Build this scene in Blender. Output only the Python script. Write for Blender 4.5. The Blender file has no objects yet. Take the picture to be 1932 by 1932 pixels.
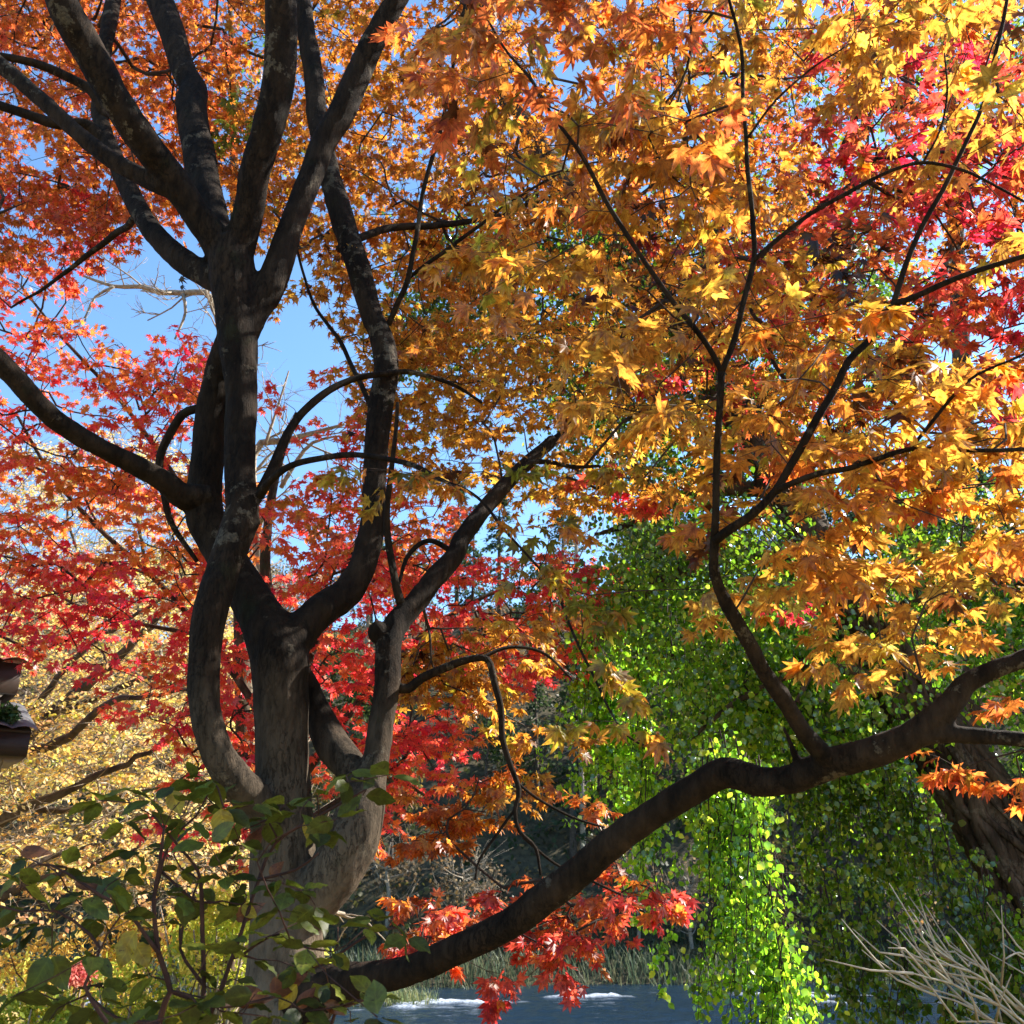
import bpy, math, random
import numpy as np
from mathutils import Vector, noise, Matrix

R = math.radians
rng = np.random.default_rng(11)
random.seed(11)
scene = bpy.context.scene
COL = scene.collection

# ------------------------------------------------------------------ camera, sky, sun, exposure
PITCH = R(21.0)
CAMZ = 1.6
TAN = math.tan(R(28.0))
cam_d = bpy.data.cameras.new("camera")
cam = bpy.data.objects.new("camera", cam_d)
COL.objects.link(cam)
cam.location = (0, 0, CAMZ)
cam.rotation_euler = (R(90) + PITCH, 0, 0)
cam_d.sensor_width = 36
cam_d.lens = 18 / TAN
cam_d.clip_start = 0.05
cam_d.clip_end = 2000
cam_d.dof.use_dof = True
cam_d.dof.focus_distance = 3.6
cam_d.dof.aperture_fstop = 9.0
scene.camera = cam

SUN_AZ, SUN_EL = R(67), R(38)
sun_dir = Vector((math.sin(SUN_AZ) * math.cos(SUN_EL), math.cos(SUN_AZ) * math.cos(SUN_EL), math.sin(SUN_EL)))
world = bpy.data.worlds.new("World")
scene.world = world
world.use_nodes = True
wn = world.node_tree
bg = wn.nodes["Background"]
sky = wn.nodes.new("ShaderNodeTexSky")
sky.sky_type = 'NISHITA'
sky.sun_disc = False
sky.sun_elevation = SUN_EL
sky.sun_rotation = SUN_AZ
sky.air_density = 1.0
sky.dust_density = 0.3
sky.ozone_density = 1.0
tint = wn.nodes.new("ShaderNodeMixRGB"); tint.blend_type = 'MULTIPLY'; tint.inputs[0].default_value = 1
tint.inputs[2].default_value = (.76, .98, 1.12, 1)              # a clear dry autumn sky
wn.links.new(sky.outputs[0], tint.inputs[1])
wn.links.new(tint.outputs[0], bg.inputs[0])
bg.inputs[1].default_value = 0.095

sl = bpy.data.lights.new("sun", 'SUN')
sl.energy = 5.0
sl.angle = R(0.5)
sl.color = (1.0, 0.94, 0.84)
so = bpy.data.objects.new("sun", sl)
COL.objects.link(so)
so.rotation_euler = sun_dir.to_track_quat('Z', 'Y').to_euler()

scene.view_settings.view_transform = 'Standard'
scene.view_settings.look = 'None'
scene.view_settings.exposure = 1.75
scene.view_settings.gamma = 1
scene.cycles.max_bounces = 8
scene.cycles.diffuse_bounces = 5
scene.cycles.glossy_bounces = 2
scene.cycles.transmission_bounces = 4
scene.cycles.transparent_max_bounces = 4
scene.cycles.sample_clamp_indirect = 8
scene.cycles.caustics_reflective = False
scene.cycles.caustics_refractive = False
scene.cycles.use_denoising = True

# ------------------------------------------------------------------ placing helpers
CP, SP = math.cos(PITCH), math.sin(PITCH)
def ray(x, y):
    xn = (x - 966) / 966 * TAN
    yn = (966 - y) / 966 * TAN
    return np.array([xn, CP - yn * SP, SP + yn * CP])
def P(x, y, Y):
    """point on the sight line through (x, y) of the 1932 px picture, Y metres ahead"""
    d = ray(x, y)
    return np.array([0, 0, CAMZ]) + d * (Y / d[1])
def PXM(x, y, Y):
    """metres covered by one such pixel there"""
    return TAN / 966 * (Y / ray(x, y)[1])

def srgb(r, g, b):
    f = lambda c: (c / 255 / 12.92) if c <= 10 else ((c / 255 + 0.055) / 1.055) ** 2.4
    return np.array([f(r), f(g), f(b)])

# ------------------------------------------------------------------ mesh helpers
def mesh_from(name, verts, faces, nper, mats, cols=None, uvs=None, smooth=False, midx=None):
    """verts (n,3), faces (m,nper) int -> mesh"""
    me = bpy.data.meshes.new(name)
    verts = np.asarray(verts, np.float32); faces = np.asarray(faces, np.int32)
    me.vertices.add(len(verts)); me.vertices.foreach_set("co", verts.ravel())
    nl = faces.size
    me.loops.add(nl); me.loops.foreach_set("vertex_index", faces.ravel())
    m = len(faces)
    me.polygons.add(m)
    me.polygons.foreach_set("loop_start", np.arange(0, nl, nper, dtype=np.int32))
    me.polygons.foreach_set("loop_total", np.full(m, nper, np.int32))
    if smooth:
        me.polygons.foreach_set("use_smooth", np.ones(m, bool))
    if midx is not None:
        me.polygons.foreach_set("material_index", np.asarray(midx, np.int32))
    me.update(calc_edges=True)
    if cols is not None:
        a = me.attributes.new("Col", 'FLOAT_COLOR', 'POINT')
        c4 = np.ones((len(verts), 4), np.float32); c4[:, :3] = cols
        a.data.foreach_set("color", c4.ravel())
    if uvs is not None:
        a = me.attributes.new("leaf_uv", 'FLOAT_VECTOR', 'POINT')
        v3 = np.zeros((len(verts), 3), np.float32); v3[:, :2] = uvs
        a.data.foreach_set("vector", v3.ravel())
    for mt in (mats if isinstance(mats, (list, tuple)) else [mats]):
        me.materials.append(mt)
    return me

def link(name, me, parent=None):
    o = bpy.data.objects.new(name, me)
    COL.objects.link(o)
    if parent is not None:
        o.parent = parent
        o.matrix_parent_inverse = Matrix.Translation(-parent.location)
    return o
def tag(o, label=None, cat=None, group=None, kind=None):
    if label: o["label"] = label
    if cat: o["category"] = cat
    if group: o["group"] = group
    if kind: o["kind"] = kind
    return o
def thing(name, loc, label, cat, group=None):
    o = bpy.data.objects.new(name, None)
    o.empty_display_size = 0.2
    COL.objects.link(o)
    o.location = Vector([float(v) for v in loc])
    return tag(o, label, cat, group)

def catmull(pts, rad, step):
    pts = np.asarray(pts, float); rad = np.asarray(rad, float)
    n = len(pts)
    op, orr = [], []
    for i in range(n - 1):
        p1, p2 = pts[i], pts[i + 1]
        p0 = pts[i - 1] if i > 0 else 2 * p1 - p2
        p3 = pts[i + 2] if i + 2 < n else 2 * p2 - p1
        k = max(1, int(math.ceil(np.linalg.norm(p2 - p1) / step)))
        for j in range(k):
            t = j / k
            op.append(0.5 * ((2 * p1) + (-p0 + p2) * t + (2 * p0 - 5 * p1 + 4 * p2 - p3) * t * t + (-p0 + 3 * p1 - 3 * p2 + p3) * t ** 3))
            orr.append(rad[i] * (1 - t) + rad[i + 1] * t)
    op.append(pts[-1]); orr.append(rad[-1])
    return np.array(op), np.array(orr)

class Tubes:
    """collects swept tubes into one quad mesh"""
    def __init__(self): self.v = []; self.f = []; self.n = 0
    def add(self, pts, rad, sides=8, lump=0.0, seed=0.0):
        pts = np.asarray(pts, float); rad = np.asarray(rad, float)
        n = len(pts)
        if n < 2: return
        tan = np.gradient(pts, axis=0)
        tan /= (np.linalg.norm(tan, axis=1)[:, None] + 1e-9)
        a = np.array([0.3, 0.2, 1.0]) if abs(tan[0][2]) < 0.9 else np.array([1.0, 0.1, 0.2])
        u = np.cross(tan[0], a); u /= np.linalg.norm(u)
        ang = np.linspace(0, 2 * math.pi, sides, endpoint=False)
        ca, sa = np.cos(ang)[:, None], np.sin(ang)[:, None]
        for i in range(n):
            u = u - tan[i] * np.dot(u, tan[i]); u /= (np.linalg.norm(u) + 1e-9)
            w = np.cross(tan[i], u)
            rr = np.full((sides, 1), rad[i])
            if lump:
                for k in range(sides):
                    d = math.cos(ang[k]) * u + math.sin(ang[k]) * w
                    q = pts[i] * 4.0 + d * 0.9
                    rr[k, 0] *= 1 + lump * noise.noise(Vector((q[0] + seed, q[1], q[2]))) + lump * 0.6 * noise.noise(Vector((q[0] * 2.6 + seed, q[1] * 2.6, q[2] * 2.6)))
            self.v.append(pts[i] + rr * (ca * u + sa * w))
        b = self.n
        idx = np.arange(sides); nx = (idx + 1) % sides
        for i in range(n - 1):
            r0 = b + i * sides; r1 = r0 + sides
            self.f.append(np.stack([r0 + idx, r0 + nx, r1 + nx, r1 + idx], 1))
        self.n += n * sides
        # end caps (degenerate quads to a centre point)
        for ring, c, flip in ((b, pts[0] - tan[0] * rad[0] * 0.3, True), (b + (n - 1) * sides, pts[-1] + tan[-1] * rad[-1] * 0.5, False)):
            self.v.append(c[None, :]); ci = self.n; self.n += 1
            half = np.arange(0, sides, 2)
            q = np.stack([ring + half, ring + (half + 1) % sides, ring + (half + 2) % sides, np.full(len(half), ci)], 1)
            self.f.append(q[:, ::-1] if flip else q)
    def mesh(self, name, mat, smooth=True):
        return mesh_from(name, np.concatenate(self.v), np.concatenate(self.f), 4, mat, smooth=smooth)

def fuse(name, tubes, mat, voxel, disp=0.0, smooth_it=6):
    """voxel-fuse overlapping limbs into one bark skin"""
    o = bpy.data.objects.new("fusing", tubes.mesh("fusing", mat))
    COL.objects.link(o)
    m = o.modifiers.new("r", 'REMESH'); m.mode = 'VOXEL'; m.voxel_size = voxel; m.use_smooth_shade = True
    s = o.modifiers.new("s", 'SMOOTH'); s.factor = 0.5; s.iterations = smooth_it
    dg = bpy.context.evaluated_depsgraph_get()
    me = bpy.data.meshes.new_from_object(o.evaluated_get(dg))
    bpy.data.objects.remove(o)
    me.name = name
    if disp:
        n = len(me.vertices)
        co = np.empty(n * 3, np.float32); me.vertices.foreach_get("co", co); co = co.reshape(-1, 3)
        no = np.empty(n * 3, np.float32); me.vertex_normals.foreach_get("vector", no); no = no.reshape(-1, 3)
        d = np.empty(n)
        for i in range(n):
            x, y, z = float(co[i, 0]), float(co[i, 1]), float(co[i, 2])
            d[i] = noise.noise(Vector((x * 22, y * 22, z * 7))) + 0.5 * noise.noise(Vector((x * 60, y * 60, z * 22)))
        co = co + no * (d * disp)[:, None]
        me.vertices.foreach_set("co", co.astype(np.float32).ravel())
        me.update()
    me.materials.clear(); me.materials.append(mat)
    for p in me.polygons: p.use_smooth = True
    return me

# ------------------------------------------------------------------ leaves
def leaf_maple(lobes=((0, 1.0), (40, .93), (79, .72), (118, .40)), sinus=.48, shoulder=True):
    """seven-lobed palmate outline; y is the tip direction, origin the leaf base"""
    pts = [(0, -.06)]
    seq = []
    for s in (-1, 1):
        side = []
        for k in range(len(lobes)):
            a, l = lobes[k]
            side.append((a, l))
        seq.append(side)
    right = []
    for k in range(len(lobes) - 1, -1, -1):
        a, l = lobes[k]
        if k < len(lobes) - 1:
            pass
        lobe = []
        if shoulder:
            lobe.append((a + 11, l * .66))
        lobe.append((a, l))
        if k > 0:
            if shoulder: lobe.append((a - 11, l * .66))
            lobe.append(((a + lobes[k - 1][0]) / 2, sinus * (l * .5 + .5)))
        right += lobe
    # right runs from the base lobe up to the tip
    left = [(-a, l) for a, l in right[:-1][::-1]] if not shoulder else [(-a, l) for a, l in right[:-1][::-1]]
    ring = [(150, .12)] + right + left + [(-150, .12)]
    v = [(0, 0)]
    for a, l in ring:
        v.append((math.sin(R(a)) * l, math.cos(R(a)) * l))
    v = np.array(v)
    n = len(ring)
    f = [(0, i, i % n + 1) for i in range(1, n + 1)]
    return v, np.array(f)
MAPLE_HI = leaf_maple()
MAPLE_LO = leaf_maple(shoulder=False)
def leaf_oval(w=.34, n=7, l=1.0, tip=.35):
    v = [(0, 0)]; L = []; Rr = []
    for i in range(1, n):
        t = i / n
        ww = w * math.sin(math.pi * t ** (.85)) ** .85 * (1 - tip * max(0, t - .6))
        L.append((-ww, t * l)); Rr.append((ww, t * l))
    mid = [(0, t / n * l) for t in range(1, n)]
    v = [(0, 0)] + L + mid + Rr + [(0, l)]
    k = n - 1
    li = lambda i: 1 + i; mi = lambda i: 1 + k + i; ri = lambda i: 1 + 2 * k + i
    tipi = 1 + 3 * k
    f = [(0, mi(0), li(0)), (0, ri(0), mi(0))]
    for i in range(k - 1):
        f += [(li(i), mi(i), li(i + 1)), (mi(i), mi(i + 1), li(i + 1)), (mi(i), ri(i), mi(i + 1)), (ri(i), ri(i + 1), mi(i + 1))]
    f += [(li(k - 1), mi(k - 1), tipi), (mi(k - 1), ri(k - 1), tipi)]
    return np.array(v), np.array(f)
OVAL = leaf_oval()
IVY = leaf_oval(w=.40, n=4, tip=.9)
SLIM = leaf_oval(w=.2, n=3)
DIAMOND = (np.array([(0, 0), (-.36, .45), (0, 1.0), (.36, .45)]), np.array([(0, 3, 1), (3, 2, 1)]))

def unit(a):
    return a / (np.linalg.norm(a, axis=-1, keepdims=True) + 1e-9)

class Leaves:
    def __init__(self, shape): self.shape = shape; self.p = []; self.a = []; self.n = []; self.s = []; self.c1 = []; self.c2 = []; self.k = []
    def add(self, p, a, n, s, c1, c2, k):
        self.p.append(p); self.a.append(a); self.n.append(n); self.s.append(s); self.c1.append(c1); self.c2.append(c2); self.k.append(k)
    def mesh(self, name, mat, fold=0.0):
        sv, sf = self.shape
        p = np.array(self.p); a = unit(np.array(self.a)); n = np.array(self.n); s = np.array(self.s)
        n = unit(n - a * (n * a).sum(1, keepdims=True)); x = np.cross(a, n)
        k = np.array(self.k)
        N, V = len(p), len(sv)
        r2 = (sv ** 2).sum(1)
        rr = rng.normal(0, 1, (N, V))
        zz = -k[:, None] * r2[None, :] + fold * np.abs(sv[:, 0])[None, :] + rr * .03
        sx = rng.uniform(.85, 1.12, N)
        co = (p[:, None, :] + s[:, None, None] * ((sv[None, :, 0, None] * sx[:, None, None]) * x[:, None, :] + sv[None, :, 1, None] * a[:, None, :] + zz[:, :, None] * n[:, None, :]))
        c1 = np.array(self.c1); c2 = np.array(self.c2)
        t = np.clip(np.sqrt(r2), 0, 1)[None, :, None]
        cols = c1[:, None, :] * (1 - t) + c2[:, None, :] * t
        f = sf[None, :, :] + (np.arange(N) * V)[:, None, None]
        uv = np.broadcast_to(sv[None], (N, V, 2)).reshape(-1, 2)
        return mesh_from(name, co.reshape(-1, 3), f.reshape(-1, 3), 3, mat, cols=cols.reshape(-1, 3), uvs=uv, smooth=False)

# ------------------------------------------------------------------ materials
def nodes_of(name):
    m = bpy.data.materials.new(name); m.use_nodes = True
    nt = m.node_tree; nt.nodes.clear()
    out = nt.nodes.new("ShaderNodeOutputMaterial")
    return m, nt, out
def nd(nt, typ, **kw):
    n = nt.nodes.new(typ)
    for k, v in kw.items(): setattr(n, k, v)
    return n
def ramp(nt, stops):
    r = nd(nt, "ShaderNodeValToRGB")
    e = r.color_ramp.elements
    while len(e) > 1: e.remove(e[-1])
    e[0].position = stops[0][0]; e[0].color = (*stops[0][1], 1)
    for pos, c in stops[1:]:
        x = e.new(pos); x.color = (*c, 1)
    return r

def leaf_material(name, trans=.55, gloss=.06, rough=.4, veins=0.0, blotch=0.0, refl=.6, thru=1.0, pinnate=0.0):
    m, nt, out = nodes_of(name)
    at = nd(nt, "ShaderNodeAttribute", attribute_name="Col")
    col = at.outputs["Color"]
    L = nt.links
    if blotch:
        tc = nd(nt, "ShaderNodeTexCoord"); nz = nd(nt, "ShaderNodeTexNoise")
        nz.inputs["Scale"].default_value = 55; nz.inputs["Detail"].default_value = 3
        L.new(tc.outputs["Object"], nz.inputs["Vector"])
        rp = ramp(nt, [(0.35, (1 - blotch, 1 - blotch * 1.3, 1 - blotch * 1.2)), (.56, (1, 1, 1))])
        L.new(nz.outputs["Fac"], rp.inputs[0])
        mx = nd(nt, "ShaderNodeMixRGB", blend_type='MULTIPLY'); mx.inputs[0].default_value = 1
        L.new(col, mx.inputs[1]); L.new(rp.outputs[0], mx.inputs[2]); col = mx.outputs[0]
    if blotch:
        n9 = nd(nt, "ShaderNodeTexNoise"); n9.inputs["Scale"].default_value = 170; n9.inputs["Detail"].default_value = 2
        L.new(tc.outputs["Object"], n9.inputs["Vector"])
        r9 = ramp(nt, [(.66, (1, 1, 1)), (.70, (.42, .28, .22))]); L.new(n9.outputs["Fac"], r9.inputs[0])
        mx = nd(nt, "ShaderNodeMixRGB", blend_type='MULTIPLY'); mx.inputs[0].default_value = 1
        L.new(col, mx.inputs[1]); L.new(r9.outputs[0], mx.inputs[2]); col = mx.outputs[0]
    if veins:
        uv = nd(nt, "ShaderNodeAttribute", attribute_name="leaf_uv")
        sp = nd(nt, "ShaderNodeSeparateXYZ"); L.new(uv.outputs["Vector"], sp.inputs[0])
        an = nd(nt, "ShaderNodeMath", operation='ARCTAN2'); L.new(sp.outputs[0], an.inputs[0]); L.new(sp.outputs[1], an.inputs[1])
        ab = nd(nt, "ShaderNodeMath", operation='ABSOLUTE'); L.new(an.outputs[0], ab.inputs[0])
        md = nd(nt, "ShaderNodeMath", operation='PINGPONG'); L.new(ab.outputs[0], md.inputs[0]); md.inputs[1].default_value = R(19.7)
        ln = nd(nt, "ShaderNodeVectorMath", operation='LENGTH'); L.new(uv.outputs["Vector"], ln.inputs[0])
        mu = nd(nt, "ShaderNodeMath", operation='MULTIPLY'); L.new(md.outputs[0], mu.inputs[0]); L.new(ln.outputs["Value"], mu.inputs[1])
        rp = ramp(nt, [(0.0, (1 - veins,) * 3), (.022, (1, 1, 1))])
        L.new(mu.outputs[0], rp.inputs[0])
        mx = nd(nt, "ShaderNodeMixRGB", blend_type='MULTIPLY'); mx.inputs[0].default_value = 1
        L.new(col, mx.inputs[1]); L.new(rp.outputs[0], mx.inputs[2]); col = mx.outputs[0]
    if pinnate:
        uv = nd(nt, "ShaderNodeAttribute", attribute_name="leaf_uv")
        sp = nd(nt, "ShaderNodeSeparateXYZ"); L.new(uv.outputs["Vector"], sp.inputs[0])
        def ma(op, a_, b_=None):
            x = nd(nt, "ShaderNodeMath", operation=op)
            for i_, v_ in enumerate((a_, b_)):
                if v_ is None: continue
                if isinstance(v_, (int, float)): x.inputs[i_].default_value = v_
                else: L.new(v_, x.inputs[i_])
            return x.outputs[0]
        ax = ma('ABSOLUTE', sp.outputs[0])
        side = ma('MULTIPLY', ma('PINGPONG', ma('SUBTRACT', sp.outputs[1], ma('MULTIPLY', ax, .75)), .075), 1.6)
        vv = ma('MINIMUM', ax, ma('ADD', side, .006))
        rp = ramp(nt, [(0.0, (1 + pinnate, 1 + pinnate, 1 + pinnate * .6)), (.016, (1, 1, 1)), (.06, (.86, .86, .86))])
        L.new(vv, rp.inputs[0])
        mx = nd(nt, "ShaderNodeMixRGB", blend_type='MULTIPLY'); mx.inputs[0].default_value = 1
        L.new(col, mx.inputs[1]); L.new(rp.outputs[0], mx.inputs[2]); col = mx.outputs[0]
    df = nd(nt, "ShaderNodeBsdfDiffuse"); tr = nd(nt, "ShaderNodeBsdfTranslucent")
    dk = nd(nt, "ShaderNodeMixRGB", blend_type='MULTIPLY'); dk.inputs[0].default_value = 1; dk.inputs[2].default_value = (refl, refl, refl * .8, 1)
    tl = nd(nt, "ShaderNodeMixRGB", blend_type='MULTIPLY'); tl.inputs[0].default_value = 1; tl.inputs[2].default_value = (1.2 * thru, 1.15 * thru, 1.1 * thru, 1)
    L.new(col, dk.inputs[1]); L.new(col, tl.inputs[1])
    L.new(dk.outputs[0], df.inputs[0]); L.new(tl.outputs[0], tr.inputs[0])
    mx = nd(nt, "ShaderNodeMixShader"); mx.inputs[0].default_value = trans
    L.new(df.outputs[0], mx.inputs[1]); L.new(tr.outputs[0], mx.inputs[2])
    gl = nd(nt, "ShaderNodeBsdfGlossy"); gl.inputs["Roughness"].default_value = rough
    gl.inputs["Color"].default_value = (1, 1, 1, 1)
    m2 = nd(nt, "ShaderNodeMixShader"); m2.inputs[0].default_value = gloss
    L.new(mx.outputs[0], m2.inputs[1]); L.new(gl.outputs[0], m2.inputs[2])
    L.new(m2.outputs[0], out.inputs[0])
    return m

def bark_material(name, dark, mid, pale, lichen=.6, moss=None, scale=1.0, bump=1.0, foot=None):
    m, nt, out = nodes_of(name); L = nt.links
    tc = nd(nt, "ShaderNodeTexCoord")
    def noi(sc, det=8, rough=.65, loc=(0, 0, 0), stretch=1.0):
        mp = nd(nt, "ShaderNodeMapping"); mp.inputs["Scale"].default_value = (1, 1, stretch); mp.inputs["Location"].default_value = loc
        L.new(tc.outputs["Object"], mp.inputs[0])
        n = nd(nt, "ShaderNodeTexNoise"); n.inputs["Scale"].default_value = sc * scale; n.inputs["Detail"].default_value = det; n.inputs["Roughness"].default_value = rough
        L.new(mp.outputs[0], n.inputs["Vector"]); return n, mp
    def mix(f, c1, c2, bt='MIX'):
        x = nd(nt, "ShaderNodeMixRGB", blend_type=bt)
        if isinstance(f, float): x.inputs[0].default_value = f
        else: L.new(f, x.inputs[0])
        L.new(c1, x.inputs[1])
        if isinstance(c2, tuple): x.inputs[2].default_value = (*c2, 1)
        else: L.new(c2, x.inputs[2])
        return x.outputs[0]
    n1, _ = noi(26, 9, .7, stretch=.3)                             # streaks along the stem
    r1 = ramp(nt, [(.32, dark), (.5, mid), (.7, tuple(np.array(mid) * 1.9))]); L.new(n1.outputs["Fac"], r1.inputs[0])
    col = r1.outputs[0]
    n4, _ = noi(3.5, 4, .5, (9, 2, 5))                             # broad tone
    r4 = ramp(nt, [(.35, (.6, .58, .55)), (.65, (1.25, 1.2, 1.15))]); L.new(n4.outputs["Fac"], r4.inputs[0])
    col = mix(1.0, col, r4.outputs[0], 'MULTIPLY')
    if foot is not None:                                           # paler greyish bark towards the bottom of the trunk
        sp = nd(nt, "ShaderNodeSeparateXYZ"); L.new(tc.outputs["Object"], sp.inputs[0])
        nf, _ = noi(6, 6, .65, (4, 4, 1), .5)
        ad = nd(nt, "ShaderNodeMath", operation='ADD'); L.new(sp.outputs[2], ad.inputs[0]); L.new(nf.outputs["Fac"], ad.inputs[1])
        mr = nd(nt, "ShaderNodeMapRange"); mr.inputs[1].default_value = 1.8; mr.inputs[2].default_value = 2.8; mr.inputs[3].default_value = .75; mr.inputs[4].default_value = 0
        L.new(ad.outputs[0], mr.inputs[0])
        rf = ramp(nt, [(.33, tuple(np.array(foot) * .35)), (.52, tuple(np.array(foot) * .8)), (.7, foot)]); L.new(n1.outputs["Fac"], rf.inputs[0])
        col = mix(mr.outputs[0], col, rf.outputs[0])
    n2, _ = noi(11, 9, .72, (1, 4, 2))                             # crusty pale lichen
    n2b, _ = noi(2.2, 2, .5, (6, 1, 8))
    am = nd(nt, "ShaderNodeMath", operation='MULTIPLY'); L.new(n2.outputs["Fac"], am.inputs[0])
    rb = ramp(nt, [(.45, (.82,) * 3), (.62, (1.08,) * 3)]); L.new(n2b.outputs["Fac"], rb.inputs[0]); L.new(rb.outputs[0], am.inputs[1])
    r2 = ramp(nt, [(.585, (0, 0, 0)), (.60, (lichen,) * 3)]); L.new(am.outputs[0], r2.inputs[0])
    n5, _ = noi(90, 4, .7)
    r5 = ramp(nt, [(.38, tuple(np.array(pale) * .45)), (.6, pale)]); L.new(n5.outputs["Fac"], r5.inputs[0])
    col = mix(r2.outputs[0], col, r5.outputs[0])
    if moss is not None:
        n3, _ = noi(5, 7, .7, (3.1, 7.7, 1.3))
        r3 = ramp(nt, [(.60, (0, 0, 0)), (.68, (.45,) * 3)]); L.new(n3.outputs["Fac"], r3.inputs[0])
        col = mix(r3.outputs[0], col, moss)
    vo = nd(nt, "ShaderNodeTexVoronoi", feature='DISTANCE_TO_EDGE'); vo.inputs["Scale"].default_value = 42 * scale
    _, mp2 = noi(1, 1, .5, stretch=.28)
    L.new(mix(.09, mp2.outputs[0], n1.outputs["Color"]), vo.inputs["Vector"])
    rv = ramp(nt, [(0, (.2,) * 3), (.05, (1,) * 3)]); L.new(vo.outputs["Distance"], rv.inputs[0])
    nb, _ = noi(4, 3, .5, (2, 2, 7))
    rm = ramp(nt, [(.42, (0,) * 3), (.58, (.75,) * 3)]); L.new(nb.outputs["Fac"], rm.inputs[0])
    cr = mix(rm.outputs[0], (lambda v: v)(ramp(nt, [(0, (1, 1, 1))]).outputs[0]), rv.outputs[0])
    col = mix(1.0, col, cr, 'MULTIPLY')
    b = nd(nt, "ShaderNodeBsdfPrincipled"); b.inputs["Roughness"].default_value = .9; b.inputs["Specular IOR Level"].default_value = .12
    L.new(col, b.inputs["Base Color"])
    n6, _ = noi(70, 6, .7, stretch=.45)
    def mul(a_, k):
        x = nd(nt, "ShaderNodeMath", operation='MULTIPLY'); L.new(a_, x.inputs[0]); x.inputs[1].default_value = k; return x.outputs[0]
    def add(a_, b_):
        x = nd(nt, "ShaderNodeMath", operation='ADD'); L.new(a_, x.inputs[0]); L.new(b_, x.inputs[1]); return x.outputs[0]
    hgt = add(add(n1.outputs["Fac"], mul(n6.outputs["Fac"], .45)), add(mul(cr, .35), mul(r2.outputs[0], .15)))
    bp = nd(nt, "ShaderNodeBump"); bp.inputs["Strength"].default_value = bump; bp.inputs["Distance"].default_value = .014
    L.new(hgt, bp.inputs["Height"]); L.new(bp.outputs[0], b.inputs["Normal"])
    L.new(b.outputs[0], out.inputs[0])
    return m

def plain_material(name, c1, c2, scale, rough=.9, bump=0.0, spec=.3):
    m, nt, out = nodes_of(name); L = nt.links
    tc = nd(nt, "ShaderNodeTexCoord"); nz = nd(nt, "ShaderNodeTexNoise")
    nz.inputs["Scale"].default_value = scale; nz.inputs["Detail"].default_value = 9; nz.inputs["Roughness"].default_value = .65
    L.new(tc.outputs["Object"], nz.inputs["Vector"])
    r = ramp(nt, [(.35, c1), (.65, c2)]); L.new(nz.outputs["Fac"], r.inputs[0])
    b = nd(nt, "ShaderNodeBsdfPrincipled"); b.inputs["Roughness"].default_value = rough; b.inputs["Specular IOR Level"].default_value = spec
    L.new(r.outputs[0], b.inputs["Base Color"])
    if bump:
        bp = nd(nt, "ShaderNodeBump"); bp.inputs["Strength"].default_value = bump; bp.inputs["Distance"].default_value = .05
        L.new(nz.outputs["Fac"], bp.inputs["Height"]); L.new(bp.outputs[0], b.inputs["Normal"])
    L.new(b.outputs[0], out.inputs[0])
    return m

M_MAPLE = leaf_material("maple_leaf_skin", .64, .03, .42, veins=.42, blotch=.5, refl=.55, thru=1.0)
M_REDLEAF = leaf_material("red_maple_leaf_skin", .66, .03, .42, veins=.3, blotch=.25, refl=.75, thru=1.15)
M_FARLEAF = leaf_material("distant_leaf_skin", .5, .02, .5, refl=1.0)
M_IVY = leaf_material("ivy_leaf_skin", .62, .05, .2, refl=.35, thru=1.2)
M_SHRUB = leaf_material("shrub_leaf_skin", .32, .025, .5, blotch=.3, refl=.75, pinnate=.45)
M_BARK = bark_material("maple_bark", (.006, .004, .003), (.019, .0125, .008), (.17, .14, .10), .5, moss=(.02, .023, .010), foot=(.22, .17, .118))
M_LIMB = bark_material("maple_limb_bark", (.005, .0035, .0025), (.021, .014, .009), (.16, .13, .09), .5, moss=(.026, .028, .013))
M_TWIG = plain_material("twig_bark", (.02, .012, .009), (.05, .032, .022), 30)
M_REDTWIG = plain_material("red_twig_bark", (.03, .012, .009), (.07, .03, .02), 30)
M_PALETWIG = plain_material("pale_twig_bark", (.16, .12, .085), (.36, .30, .22), 20)
M_OLDBARK = bark_material("ivy_tree_bark", (.02, .014, .01), (.07, .05, .035), (.22, .18, .13), .4, moss=(.03, .05, .015), scale=.6)
M_FARBARK = plain_material("distant_bark", (.03, .022, .016), (.10, .075, .055), 9)

# ------------------------------------------------------------------ growing twigs toward leaf sprays
def in_poly(x, y, poly):
    c = False; n = len(poly); j = n - 1
    for i in range(n):
        xi, yi = poly[i]; xj, yj = poly[j]
        if (yi > y) != (yj > y) and x < (xj - xi) * (y - yi) / (yj - yi) + xi: c = not c
        j = i
    return c
def poly_area(poly):
    a = 0
    for i in range(len(poly)):
        x1, y1 = poly[i]; x2, y2 = poly[(i + 1) % len(poly)]
        a += x1 * y2 - x2 * y1
    return abs(a) / 2

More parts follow.
